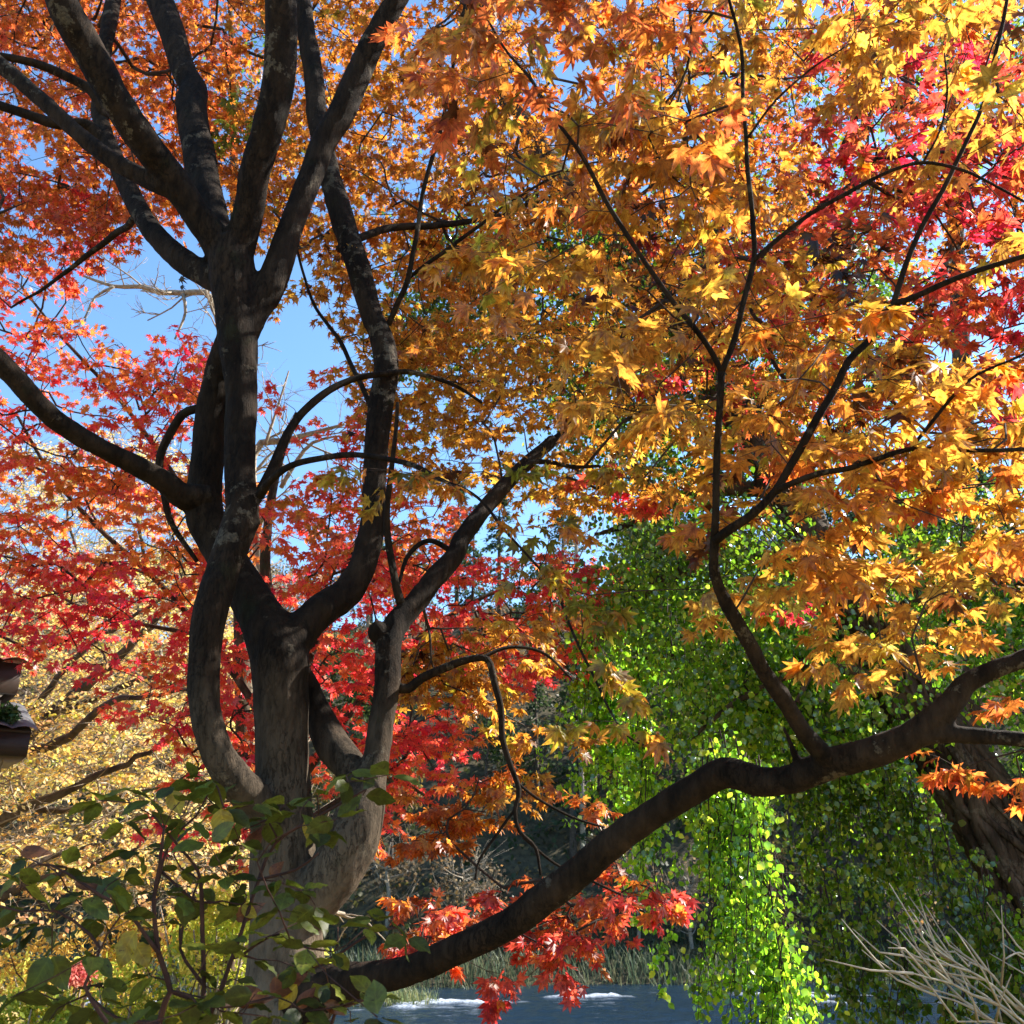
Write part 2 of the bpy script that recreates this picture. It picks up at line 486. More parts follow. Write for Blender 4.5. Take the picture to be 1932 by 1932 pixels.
# gaps in the leaves that let the sun in on the trunk's lit places
SUNV = np.array(sun_dir)
LIT = [(P(x, y, Y), w) for x, y, Y, w in ((690, 1570, 3.40, .26), (650, 1640, 3.36, .22), (610, 1700, 3.38, .18), (590, 1440, 3.45, .15), (700, 1835, 3.32, .2), (780, 1810, 3.26, .16), (440, 1440, 3.25, .13), (620, 1790, 3.4, .16), (1150, 1300, 6.5, .3), (1165, 1430, 6.4, .25), (1365, 1600, 4.85, .22), (1375, 1720, 4.8, .22), (1390, 1830, 4.7, .22), (1450, 1900, 4.6, .25), (700, 1510, 3.42, .2), (560, 1420, 3.44, .12), (580, 1330, 3.44, .1), (640, 1560, 3.34, .14))]
def in_gap(q, m=0.0):
    for p, w in LIT:
        v = q - p; tt = v @ SUNV
        if tt > .3 and np.linalg.norm(v - SUNV * tt) < w + m: return True
    return False
def zone_targets(poly, y0, y1, cover, leaf, per_spray, holes=()):
    """spray centres through the depth y0..y1 of the solid region whose outline is poly"""
    A = poly_area(poly)
    cx = np.mean([p[0] for p in poly]); cy = np.mean([p[1] for p in poly])
    px = leaf / PXM(cx, cy, (y0 + y1) / 2)
    n = int(cover * A / (0.8 * px * px * per_spray) + 1)
    xs = [p[0] for p in poly]; ys = [p[1] for p in poly]
    out = []
    tries = 0
    while len(out) < n and tries < n * 40:
        tries += 1
        x = rng.uniform(min(xs), max(xs)); y = rng.uniform(min(ys), max(ys))
        if not in_poly(x, y, poly): continue
        Y = rng.uniform(y0, y1)
        q = P(x, y, Y)
        # clumping: leaf layers with gaps between them
        g = noise.noise(Vector((q[0] * 1.3, q[1] * 1.3, q[2] * 2.6))) + .5 * noise.noise(Vector((q[0] * 3.1 + 5, q[1] * 3.1, q[2] * 5)))
        if g < rng.uniform(-.55, .12): continue
        bad = in_gap(q, .13)
        for hx, hy, rx, ry, pr in holes:
            if ((x - hx) / rx) ** 2 + ((y - hy) / ry) ** 2 < 1 and rng.random() < pr: bad = True; break
        if bad: continue
        out.append((q, x, y))
    return out

class Grower:
    def __init__(self, cap=60000):
        self.pos = np.zeros((cap, 3)); self.par = np.full(cap, -1); self.cnt = np.zeros(cap); self.rmax = np.full(cap, 1.0)
        self.dir = np.zeros((cap, 3)); self.n = 0; self.paths = []
    def add(self, p, par, d, rmax=1.0, w=0.0):
        i = self.n; self.pos[i] = p; self.par[i] = par; self.dir[i] = d; self.rmax[i] = rmax; self.cnt[i] = w; self.n += 1
        return i
    def skeleton(self, pts, rad, maxr=.04):
        pts, rad = catmull(pts, rad, .09)
        for i in range(len(pts)):
            if rad[i] <= maxr:
                d = unit(pts[min(i + 1, len(pts) - 1)] - pts[max(i - 1, 0)])
                self.add(pts[i], -1, d, rad[i] * .8)
    def grow(self, targets, step=.10, wob=.012, sag=.0):
        """join each target to the nearest wood; returns the final direction at each target"""
        T = np.array([t for t in targets])
        base = self.pos[:self.n]
        d0 = np.array([np.min(((base - t) ** 2).sum(1)) for t in T])
        order = np.argsort(d0)
        dirs = np.zeros((len(T), 3))
        for oi in order:
            t = T[oi]
            v = t - self.pos[:self.n]
            dd = np.sqrt((v ** 2).sum(1)) + 1e-6
            al = (v * self.dir[:self.n]).sum(1) / dd
            j = int(np.argmin(dd * (1.25 - .35 * al)))
            a = self.pos[j]; L = dd[j]
            c = a + self.dir[j] * L * .35 + rng.normal(0, .06 * L, 3) + np.array([0, 0, .08 * L])
            k = max(2, int(L / step))
            ids = [j]; prev = a
            for s in range(1, k + 1):
                u = s / k
                q = (1 - u) ** 2 * a + 2 * u * (1 - u) * (.5 * c + .25 * (a + t)) + u * u * t
                if s < k: q = q + rng.normal(0, wob, 3)
                d = unit(q - prev)
                ids.append(self.add(q, ids[-1], d)); prev = q
            self.cnt[ids[-1]] = 1
            dirs[oi] = self.dir[ids[-1]]
            self.paths.append(ids)
        return dirs
    def tubes(self, tb, r0=.0022, ex=.47, sides=5, mx=.03):
        c = self.cnt.copy()
        for i in range(self.n - 1, -1, -1):
            p = self.par[i]
            if p >= 0: c[p] += c[i]
        for ids in self.paths:
            pts = self.pos[ids]
            r = r0 * np.maximum(c[ids], 1) ** ex
            r[0] = r[1]
            r = np.minimum(r, np.minimum(mx, self.rmax[ids[0]]))
            tb.add(pts, r, sides)

def pick(pal):
    ws = np.array([p[0] for p in pal]); i = rng.choice(len(pal), p=ws / ws.sum())
    return pal[i]
def spray(lv, tb, q, d, pal, leaf, reach, tilt, droop, twigs=3, r=.0009):
    """a small fan of twiglets bearing opposite leaf pairs"""
    h = np.array([d[0], d[1], d[2] * .25]); h = unit(h + rng.normal(0, .15, 3))
    base_c = pick(pal)
    for k in range(twigs):
        ang = (k - (twigs - 1) / 2) * .8 + rng.normal(0, .25)
        ca, sa = math.cos(ang), math.sin(ang)
        u = unit(np.array([h[0] * ca - h[1] * sa, h[0] * sa + h[1] * ca, h[2] + rng.normal(-.12 * droop, .2)]))
        L = reach * rng.uniform(.6, 1.15)
        e = q + u * L + np.array([0, 0, -.12 * L * droop])
        m = (q + e) / 2 + np.array([0, 0, .05 * L])
        if tb is not None: tb.add([q, m, e], [r * 1.2, r, r * .7], 3)
        side = unit(np.cross(u, [0, 0, 1.0]))
        for (tt, s) in ((.5, 1), (.5, -1), (.78, 1), (.78, -1), (1.0, .9), (1.0, -.9), (1.0, 0)):
            if rng.random() < .1: continue
            p0 = q * (1 - tt) ** 2 + 2 * tt * (1 - tt) * (2 * m - (q + e) / 2) + tt * tt * e
            a = unit(u * (.55 if s else 1) + side * s * .85 + rng.normal(0, .22, 3) + np.array([0, 0, -droop * rng.uniform(.15, 1.2)]))
            p0 = p0 + a * leaf * .45 * rng.uniform(.6, 1.1)
            nrm = unit(np.array([0, 0, 1.0]) + rng.normal(0, tilt, 3))
            cc = base_c if rng.random() < .65 else pick(pal)
            j = rng.uniform(.62, 1.22) * np.array([1, rng.uniform(.85, 1.15), 1])
            lv.add(p0, a, nrm, leaf * rng.uniform(.72, 1.18), np.clip(cc[1] * j, 0, .9), np.clip(cc[2] * j, 0, .9), rng.uniform(-.1, .6))

# leaf colours (of the leaf itself): weight, towards the base, towards the tips
S = srgb
C_GOLD, C_AMB, C_ORG = S(234, 174, 66), S(230, 150, 54), S(244, 144, 64)
C_YEL, C_LIM, C_OLV = S(238, 198, 84), S(186, 184, 56), S(140, 146, 50)
C_RED, C_SCA, C_CRI, C_BRN = S(252, 80, 80), S(252, 116, 80), S(238, 56, 84), S(110, 62, 30)
C_PEA, C_COR = S(240, 150, 72), S(236, 104, 60)
PAL = {
    'amber': [(4, C_AMB, C_AMB), (3, C_GOLD, C_AMB), (2, C_AMB, C_ORG), (.6, C_OLV, C_GOLD), (.3, C_BRN, C_BRN)],
    'gold': [(5, C_GOLD, C_GOLD), (2.5, C_GOLD, C_AMB), (1.5, C_YEL, C_GOLD), (.9, C_LIM, C_GOLD), (.3, C_BRN, C_BRN)],
    'gold_near': [(5, C_GOLD, C_GOLD), (2, C_GOLD, C_AMB), (2, C_YEL, C_GOLD), (1.2, C_LIM, C_GOLD), (.8, C_AMB, C_COR), (.35, C_BRN, C_BRN)],
    'yellow': [(5, C_YEL, C_GOLD), (3, C_GOLD, C_GOLD), (1.3, C_LIM, C_YEL), (1, C_GOLD, C_PEA), (.3, C_BRN, C_BRN)],
    'peach': [(4, C_AMB, C_PEA), (3, C_PEA, C_COR), (2, C_GOLD, C_PEA), (.5, C_OLV, C_AMB), (.4, C_BRN, C_BRN)],
    'ember': [(4, C_AMB, C_ORG), (3, C_ORG, C_SCA), (2.5, C_SCA, C_RED), (1.5, C_GOLD, C_AMB), (1.2, S(170, 50, 36), S(150, 40, 36)), (.6, C_BRN, C_BRN)],
    'boughorange': [(4, C_AMB, C_ORG), (3, C_ORG, C_ORG), (2, C_GOLD, C_AMB), (1.2, C_ORG, C_SCA)],
    'orange': [(4, C_ORG, C_ORG), (3, C_AMB, C_ORG), (2.2, C_ORG, C_SCA), (.8, C_SCA, C_SCA)],
    'orangered': [(3, C_ORG, C_SCA), (2.5, C_SCA, C_RED), (2, C_AMB, C_ORG), (1.5, C_RED, C_RED)],
    'red': [(4, C_SCA, C_RED), (4, C_RED, C_RED), (2, C_ORG, C_SCA), (1.6, C_CRI, C_CRI)],
    'crimson': [(4, C_RED, C_CRI), (3, C_CRI, C_CRI), (2, C_SCA, C_RED)],
    'bough_red': [(4, C_SCA, C_RED), (3, C_ORG, C_SCA), (2, C_RED, C_RED), (.8, C_AMB, C_ORG)],
    'limegold': [(3, C_LIM, C_GOLD), (2.5, C_OLV, C_LIM), (2.5, C_GOLD, C_AMB), (1, C_OLV, C_OLV)],
    'palegold': [(4, C_YEL, C_GOLD), (3, C_GOLD, C_GOLD), (2, S(240, 214, 110), C_YEL)],
    'brown': [(1, C_BRN, C_BRN), (1, S(84, 44, 24), C_BRN)],
    'olive': [(1, C_OLV, C_OLV), (1, C_LIM, C_OLV)],
}

# ================================================================== THE SETTING: ground, river, far hill
WATER = -2.6
def smooth(t):
    t = np.clip(t, 0, 1); return t * t * (3 - 2 * t)
def height(X, Y):
    X = np.asarray(X, float); Y = np.asarray(Y, float)
    edge = 9 + 16 * smooth((-X - 3) / 12)                       # where the near bank drops to the river
    h = -3.4 * smooth((Y - edge) / 9) - .12 * np.clip(Y - 4, 0, 6) * 0
    spit = np.exp(-((X + 5.5) / 4.2) ** 2 - ((Y - 39.5) / 2.0) ** 2)
    h = h + 1.05 * spit
    far = 45 + 1.2 * np.sin(X * .13) + .4 * np.sin(X * .5)
    bank = smooth((Y - far) / 2.2)
    h = h * (1 - bank) + bank * (-2.1)
    crest = 43 + 5 * np.sin(X * .021 + 1.0) + 3 * np.sin(X * .055)
    ramp_ = np.clip((Y - far - 5) / 62, 0, None)
    hill = crest * (1 - np.exp(-ramp_ * 1.25)) * 1.02
    hill = np.where(Y > far + 5, hill, 0) + bank * 0
    h = h + hill
    h = h + .12 * np.sin(X * .9 + Y * .4) * np.sin(Y * .8 - X * .3) * np.clip((np.abs(X) + Y - 3) / 6, 0, 1)
    return h
xs = np.sign(np.linspace(-1, 1, 181)) * (np.abs(np.linspace(-1, 1, 181)) ** 2.2) * 420
ys = -60 + 480 * np.linspace(0, 1, 260) ** 1.25
GX, GY = np.meshgrid(xs, ys)
GZ = height(GX, GY)
for i in range(GZ.shape[0]):
    for j in range(GZ.shape[1]):
        a = .05 if GY[i, j] < 40 else .6
        GZ[i, j] += a * noise.noise(Vector((GX[i, j] * .35, GY[i, j] * .35, 0)))
nx_, ny_ = len(xs), len(ys)
ii, jj = np.meshgrid(np.arange(ny_ - 1), np.arange(nx_ - 1), indexing='ij')
b0 = (ii * nx_ + jj).ravel()
gf = np.stack([b0, b0 + 1, b0 + nx_ + 1, b0 + nx_], 1)
def ground_material():
    m, nt, out = nodes_of("leaf_litter"); L = nt.links
    tc = nd(nt, "ShaderNodeTexCoord")
    def noi(sc, stops):
        n = nd(nt, "ShaderNodeTexNoise"); n.inputs["Scale"].default_value = sc; n.inputs["Detail"].default_value = 9; n.inputs["Roughness"].default_value = .7
        L.new(tc.outputs["Object"], n.inputs["Vector"]); r = ramp(nt, stops); L.new(n.outputs["Fac"], r.inputs[0]); return n, r
    n1, far = noi(3, [(.35, (.03, .026, .018)), (.65, (.09, .075, .042))])
    n2, near = noi(9, [(.35, (.10, .07, .03)), (.5, (.28, .20, .08)), (.66, (.42, .32, .14))])
    sp = nd(nt, "ShaderNodeSeparateXYZ"); L.new(tc.outputs["Object"], sp.inputs[0])
    mr = nd(nt, "ShaderNodeMapRange"); mr.inputs[1].default_value = 20; mr.inputs[2].default_value = 32; L.new(sp.outputs[1], mr.inputs[0])
    mx = nd(nt, "ShaderNodeMixRGB"); L.new(mr.outputs[0], mx.inputs[0]); L.new(near.outputs[0], mx.inputs[1]); L.new(far.outputs[0], mx.inputs[2])
    b = nd(nt, "ShaderNodeBsdfPrincipled"); b.inputs["Roughness"].default_value = .95; b.inputs["Specular IOR Level"].default_value = .1
    L.new(mx.outputs[0], b.inputs["Base Color"])
    bp = nd(nt, "ShaderNodeBump"); bp.inputs["Strength"].default_value = .6; bp.inputs["Distance"].default_value = .05
    L.new(n2.outputs["Fac"], bp.inputs["Height"]); L.new(bp.outputs[0], b.inputs["Normal"]); L.new(b.outputs[0], out.inputs[0])
    return m
M_GROUND = ground_material()
ground = link("ground", mesh_from("ground", np.stack([GX.ravel(), GY.ravel(), GZ.ravel()], 1), gf, 4, M_GROUND, smooth=True))
tag(ground, kind="structure")

# river: real ripples, with white water where it runs over the shallows
def river():
    X = np.concatenate([np.linspace(-90, -30, 60), np.linspace(-29.8, 40, 420), np.linspace(41, 120, 60)])
    Y = np.linspace(12, 50, 400)
    A, B = np.meshgrid(X, Y)
    Z = np.zeros_like(A); F = np.zeros_like(A)
    for i in range(len(Y)):
        for j in range(len(X)):
            x, y = A[i, j], B[i, j]
            Z[i, j] = .05 * noise.noise(Vector((x * .9, y * 1.6, 0))) + .03 * noise.noise(Vector((x * 2.5, y * 4, 3)))
            f = noise.noise(Vector((x * .22 + 3, y * .55, 9.1)))
            g = noise.noise(Vector((x * 1.1, y * 2.6, 4.4)))
            band = math.exp(-((y - 40.6 - .05 * x - 1.1 * math.sin(x * .25)) / 2.2) ** 2)
            v = band * (.42 + f * 1.0 + g * .5) + .18 * math.exp(-((y - 36 + x * .1) / 2) ** 2) * (1 + 2 * g)
            F[i, j] = min(1, max(0, (v - .50) * 2.6))
            Z[i, j] += .10 * F[i, j] * (1 + noise.noise(Vector((x * 4, y * 5, 1))))
    n = len(X)
    ii, jj = np.meshgrid(np.arange(len(Y) - 1), np.arange(n - 1), indexing='ij')
    b = (ii * n + jj).ravel()
    m, nt, out = nodes_of("river_water"); L = nt.links
    at = nd(nt, "ShaderNodeAttribute", attribute_name="Col")
    tc = nd(nt, "ShaderNodeTexCoord"); mp = nd(nt, "ShaderNodeMapping"); mp.inputs["Scale"].default_value = (2.2, 4.5, 1)
    L.new(tc.outputs["Object"], mp.inputs[0])
    nz = nd(nt, "ShaderNodeTexNoise"); nz.inputs["Scale"].default_value = 1.6; nz.inputs["Detail"].default_value = 8; nz.inputs["Roughness"].default_value = .6
    L.new(mp.outputs[0], nz.inputs["Vector"])
    bp = nd(nt, "ShaderNodeBump"); bp.inputs["Strength"].default_value = .38; bp.inputs["Distance"].default_value = .16
    L.new(nz.outputs["Fac"], bp.inputs["Height"])
    w = nd(nt, "ShaderNodeBsdfPrincipled"); w.inputs["Base Color"].default_value = (.008, .02, .035, 1); w.inputs["Roughness"].default_value = .08
    w.inputs["IOR"].default_value = 1.33
    L.new(bp.outputs[0], w.inputs["Normal"])
    fo = nd(nt, "ShaderNodeBsdfDiffuse"); fo.inputs[0].default_value = (.5, .54, .6, 1)
    mx = nd(nt, "ShaderNodeMixShader")
    nf = nd(nt, "ShaderNodeTexNoise"); nf.inputs["Scale"].default_value = 6; nf.inputs["Detail"].default_value = 6
    L.new(mp.outputs[0], nf.inputs["Vector"])
    rf = ramp(nt, [(.35, (.25,) * 3), (.6, (1,) * 3)]); L.new(nf.outputs["Fac"], rf.inputs[0])
    mu = nd(nt, "ShaderNodeMath", operation='MULTIPLY'); L.new(at.outputs["Fac"], mu.inputs[0]); L.new(rf.outputs[0], mu.inputs[1])
    L.new(mu.outputs[0], mx.inputs[0]); L.new(w.outputs[0], mx.inputs[1]); L.new(fo.outputs[0], mx.inputs[2])
    L.new(mx.outputs[0], out.inputs[0])
    me = mesh_from("river", np.stack([A.ravel(), B.ravel(), Z.ravel()], 1), np.stack([b, b + 1, b + n + 1, b + n], 1), 4, m, cols=np.repeat(F.ravel()[:, None], 3, 1), smooth=True)
    o = link("river", me); o.location.z = WATER
    tag(o, kind="structure")
river()

# ---- grasses (uncountable)
def grass_field(name, spots, hgt, cols, mat):
    """spots (n,3); thin curved blades"""
    n = len(spots); spots = np.asarray(spots)
    az = rng.uniform(0, 6.28, n); ln = rng.uniform(.15, .6, n); h = hgt * rng.uniform(.55, 1.2, n); w = h * .018 + .006
    dx = np.stack([np.cos(az), np.sin(az), 0 * az], 1); sx = np.stack([-np.sin(az), np.cos(az), 0 * az], 1)
    v = []
    for t, ww in ((0, 1), (.55, .8), (1, .05)):
        c = spots + dx * (ln * h * t * t)[:, None] + np.array([0, 0, 1.0]) * (h * t * (1 - .25 * ln * t))[:, None]
        v += [c - sx * (w * ww)[:, None], c + sx * (w * ww)[:, None]]
    V = np.stack(v, 1)
    f = np.array([[0, 1, 3, 2], [2, 3, 5, 4]])[None] + (np.arange(n) * 6)[:, None, None]
    ci = rng.integers(0, len(cols), n)
    cc = np.array(cols)[ci] * rng.uniform(.7, 1.25, n)[:, None]
    o = link(name, mesh_from(name, V.reshape(-1, 3), f.reshape(-1, 4), 4, mat, cols=np.repeat(cc, 6, 0), uvs=np.zeros((n * 6, 2))))
    tag(o, kind="stuff")
    return o
n = 16000
gx = rng.uniform(-34, 34, n); gy = 45.2 + 1.2 * np.sin(gx * .13) + .4 * np.sin(gx * .5) + rng.uniform(0, 1, n) ** 1.3 * 6
grass_field("reeds", np.stack([gx, gy, height(gx, gy) - .15], 1), 1.15, [S(80, 96, 74), S(98, 106, 82), S(66, 84, 66), S(84, 84, 66)], M_FARLEAF)
n = 5000
gx = rng.normal(-5.5, 3.5, n); gy = rng.normal(39.5, 1.5, n); gz = height(gx, gy)
k = gz > WATER - .05
grass_field("riverside_grass", np.stack([gx, gy, gz - .05], 1)[k], .6, [S(112, 124, 84), S(140, 140, 96), S(98, 116, 80)], M_FARLEAF)
n = 7000
gx = rng.uniform(-16, 9, n); gy = rng.uniform(3.9, 15, n); gz = height(gx, gy)
k = gz > WATER
grass_field("bank_grass", np.stack([gx, gy, gz - .03], 1)[k], .38, [S(120, 140, 50), S(160, 150, 70), S(92, 112, 46)], M_FARLEAF)

# ---- leaf-mass builder for shrubs and far trees
def blob_leaves(lv, centre, rad, n, size, cols, lobes=9, seed=0, shell=.45, flat=.8, upbias=.5):
    """leaf-sized faces through the lobes of a crown; uneven outline with gaps"""
    r0 = np.random.default_rng(seed)
    centre = np.asarray(centre, float); rad = np.asarray(rad, float)
    L = []
    for i in range(lobes):
        d = unit(r0.normal(0, 1, 3)) * r0.uniform(.25, .8) ** .7
        L.append((d, r0.uniform(.28, .5), r0.integers(0, len(cols)), r0.uniform(.75, 1.2)))
    for i in range(n):
        d, lr, ci, br = L[r0.integers(0, lobes)]
        q = unit(r0.normal(0, 1, 3)) * lr * (shell + (1 - shell) * r0.random()) ** .6
        p = centre + (d + q) * rad
        nr = unit(q / lr * .6 + np.array([0, 0, upbias]) + r0.normal(0, .5, 3))
        a = unit(r0.normal(0, 1, 3) + np.array([0, 0, -.3]))
        c = cols[ci] if r0.random() < .7 else cols[r0.integers(0, len(cols))]
        c = np.clip(np.asarray(c) * br * r0.uniform(.7, 1.25), 0, .9)
        lv.add(p, a, nr, size * r0.uniform(.6, 1.3), c, c, .1)

def far_tree_meshes(kind, seed):
    r0 = np.random.default_rng(seed)
    tb = Tubes(); lv = Leaves(DIAMOND)
    if kind == 'cedar':
        h = 13
        tb.add(*catmull([(0, 0, -.6), (.05, .05, 5), (0, .1, h)], [.26, .17, .03], 1.0), sides=6)
        cols = [S(52, 70, 42), S(40, 58, 38), S(66, 80, 44)]
        for i in range(52):
            t = r0.uniform(.12, 1); z = h * t; rr = (1 - t) * 2.6 + .25
            a = r0.uniform(0, 6.28); e = np.array([math.cos(a) * rr, math.sin(a) * rr, z - .35 * rr])
            tb.add([(0, 0, z), tuple(e * .98)], [.05, .015], 4)
            for s in range(34):
                u = r0.uniform(.2, 1.05)
                p = np.array([0, 0, z]) * (1 - u) + e * u + r0.normal(0, .22, 3) * (1.2 - .5 * u)
                c = cols[r0.integers(0, 3)] * r0.uniform(.7, 1.3)
                lv.add(p, unit(e - [0, 0, z] + r0.normal(0, .6, 3)), unit(np.array([0, 0, 1]) + r0.normal(0, .5, 3)), r0.uniform(.22, .42), c, c, .2)
    else:
        h = 8.5
        cols = {'green': [S(62, 84, 40), S(84, 98, 44), S(50, 70, 40)], 'olive': [S(98, 92, 46), S(120, 100, 50), S(76, 80, 44)],
                'russet': [S(128, 84, 46), S(110, 70, 44), S(140, 104, 56)], 'bare': [S(120, 104, 80), S(100, 84, 66), S(130, 100, 62)]}[kind]
        tb.add(*catmull([(0, 0, -.6), (.2, .1, 2.5), (-.1, .2, 5), (.1, 0, 7)], [.22, .16, .1, .04], .8), sides=6)
        for i in range(16):
            z = r0.uniform(2, 6.2); a = r0.uniform(0, 6.28); l = r0.uniform(1.4, 2.8)
            e = np.array([math.cos(a) * l, math.sin(a) * l, z + r0.uniform(.6, 2.0)])
            mid = np.array([e[0] * .5, e[1] * .5, z + .3])
            tb.add(*catmull([(0, .1, z), mid, e], [.06, .04, .012], .4), sides=4)
            for s in range(9 if kind == 'bare' else 3):
                f = e + r0.normal(0, .7, 3) + [0, 0, .3]
                tb.add([mid + (e - mid) * r0.random(), f], [.02, .006], 3)
        nl = 420 if kind == 'bare' else 1500
        blob_leaves(lv, (0, 0, 5.6), (3.1, 3.1, 3.4), nl, .34, cols, lobes=15, seed=seed, shell=.3)
    return tb.mesh("trunk", M_PALETWIG if kind == 'bare' else M_FARBARK), lv.mesh("crown", M_FARLEAF)

def stand_tree(name, meshes, loc, rz, sc, label, cat, group):
    t = thing(name, (0, 0, 0), label, cat, group)
    a = link("trunk", meshes[0]); a.parent = t
    b = link("crown", meshes[1]); b.parent = t
    t.location = loc; t.rotation_euler = (0, 0, rz); t.scale = sc
    return t
KINDS_FAR = {k: far_tree_meshes(k, 40 + i) for i, k in enumerate(('cedar', 'green', 'olive', 'russet', 'bare'))}
FAR_LABEL = {'cedar': ('far_cedar', 'dark pointed evergreen standing among others on the shaded hillside across the river'),
             'green': ('far_broadleaf_tree', 'dark green round-crowned tree on the shaded hillside across the river'),
             'olive': ('far_broadleaf_tree', 'olive yellow round-crowned tree on the shaded hillside across the river'),
             'russet': ('far_broadleaf_tree', 'russet brown autumn tree on the shaded hillside across the river'),
             'bare': ('far_bare_tree', 'nearly bare grey-twigged tree on the shaded hillside across the river')}
proto = {}
spots = []
for Yr, dx, sc0 in ((51.5, 3.4, .55), (56, 4.0, .75), (62, 4.6, .85), (69, 5.2, .95), (78, 6.0, 1.0), (90, 7, 1.05), (104, 8.5, 1.1)):
    W = Yr * .62
    x = -W + rng.uniform(0, dx)
    while x < W:
        spots.append((x + rng.normal(0, .7), Yr + rng.normal(0, 1.4), sc0)); x += dx * rng.uniform(.75, 1.3)
for x, y, sc0 in spots:
    kd = ('cedar', 'green', 'olive', 'russet', 'bare')[rng.choice(5, p=[.27, .27, .18, .12, .16])]
    if y < 54: kd = ('green', 'olive', 'bare')[rng.integers(0, 3)]
    nm, lb = FAR_LABEL[kd]
    s = sc0 * rng.uniform(.75, 1.2)
    stand_tree(nm, KINDS_FAR[kd], (x, y, float(height(x, y))), rng.uniform(0, 6.28), (s, s, s * rng.uniform(.9, 1.15)), lb, 'tree',
               {'cedar': 'dark evergreens on the far hillside', 'green': 'dark green trees on the far hillside', 'olive': 'olive trees on the far hillside',
                'russet': 'russet trees on the far hillside', 'bare': 'bare trees on the far hillside'}[kd])
# low undergrowth that clothes the hillside
lv = Leaves(DIAMOND)
uc = [S(70, 84, 44), S(92, 92, 50), S(110, 92, 58), S(58, 70, 42), S(120, 100, 66)]
for i in range(26000):
    y = 50 + 55 * rng.random() ** 1.6; x = rng.uniform(-.62, .62) * y
    c = uc[int(3.2 + 3 * noise.noise(Vector((x * .2, y * .2, 0)))) % 5] * rng.uniform(.6, 1.2)
    lv.add((x, y, float(height(x, y)) + rng.uniform(0, .8)), unit(rng.normal(0, 1, 3)), unit(rng.normal(0, .6, 3) + [0, -.6, .8]), rng.uniform(.2, .5), c, c, .1)
tag(link("hillside_undergrowth", lv.mesh("hillside_undergrowth", M_FARLEAF)), kind="stuff")

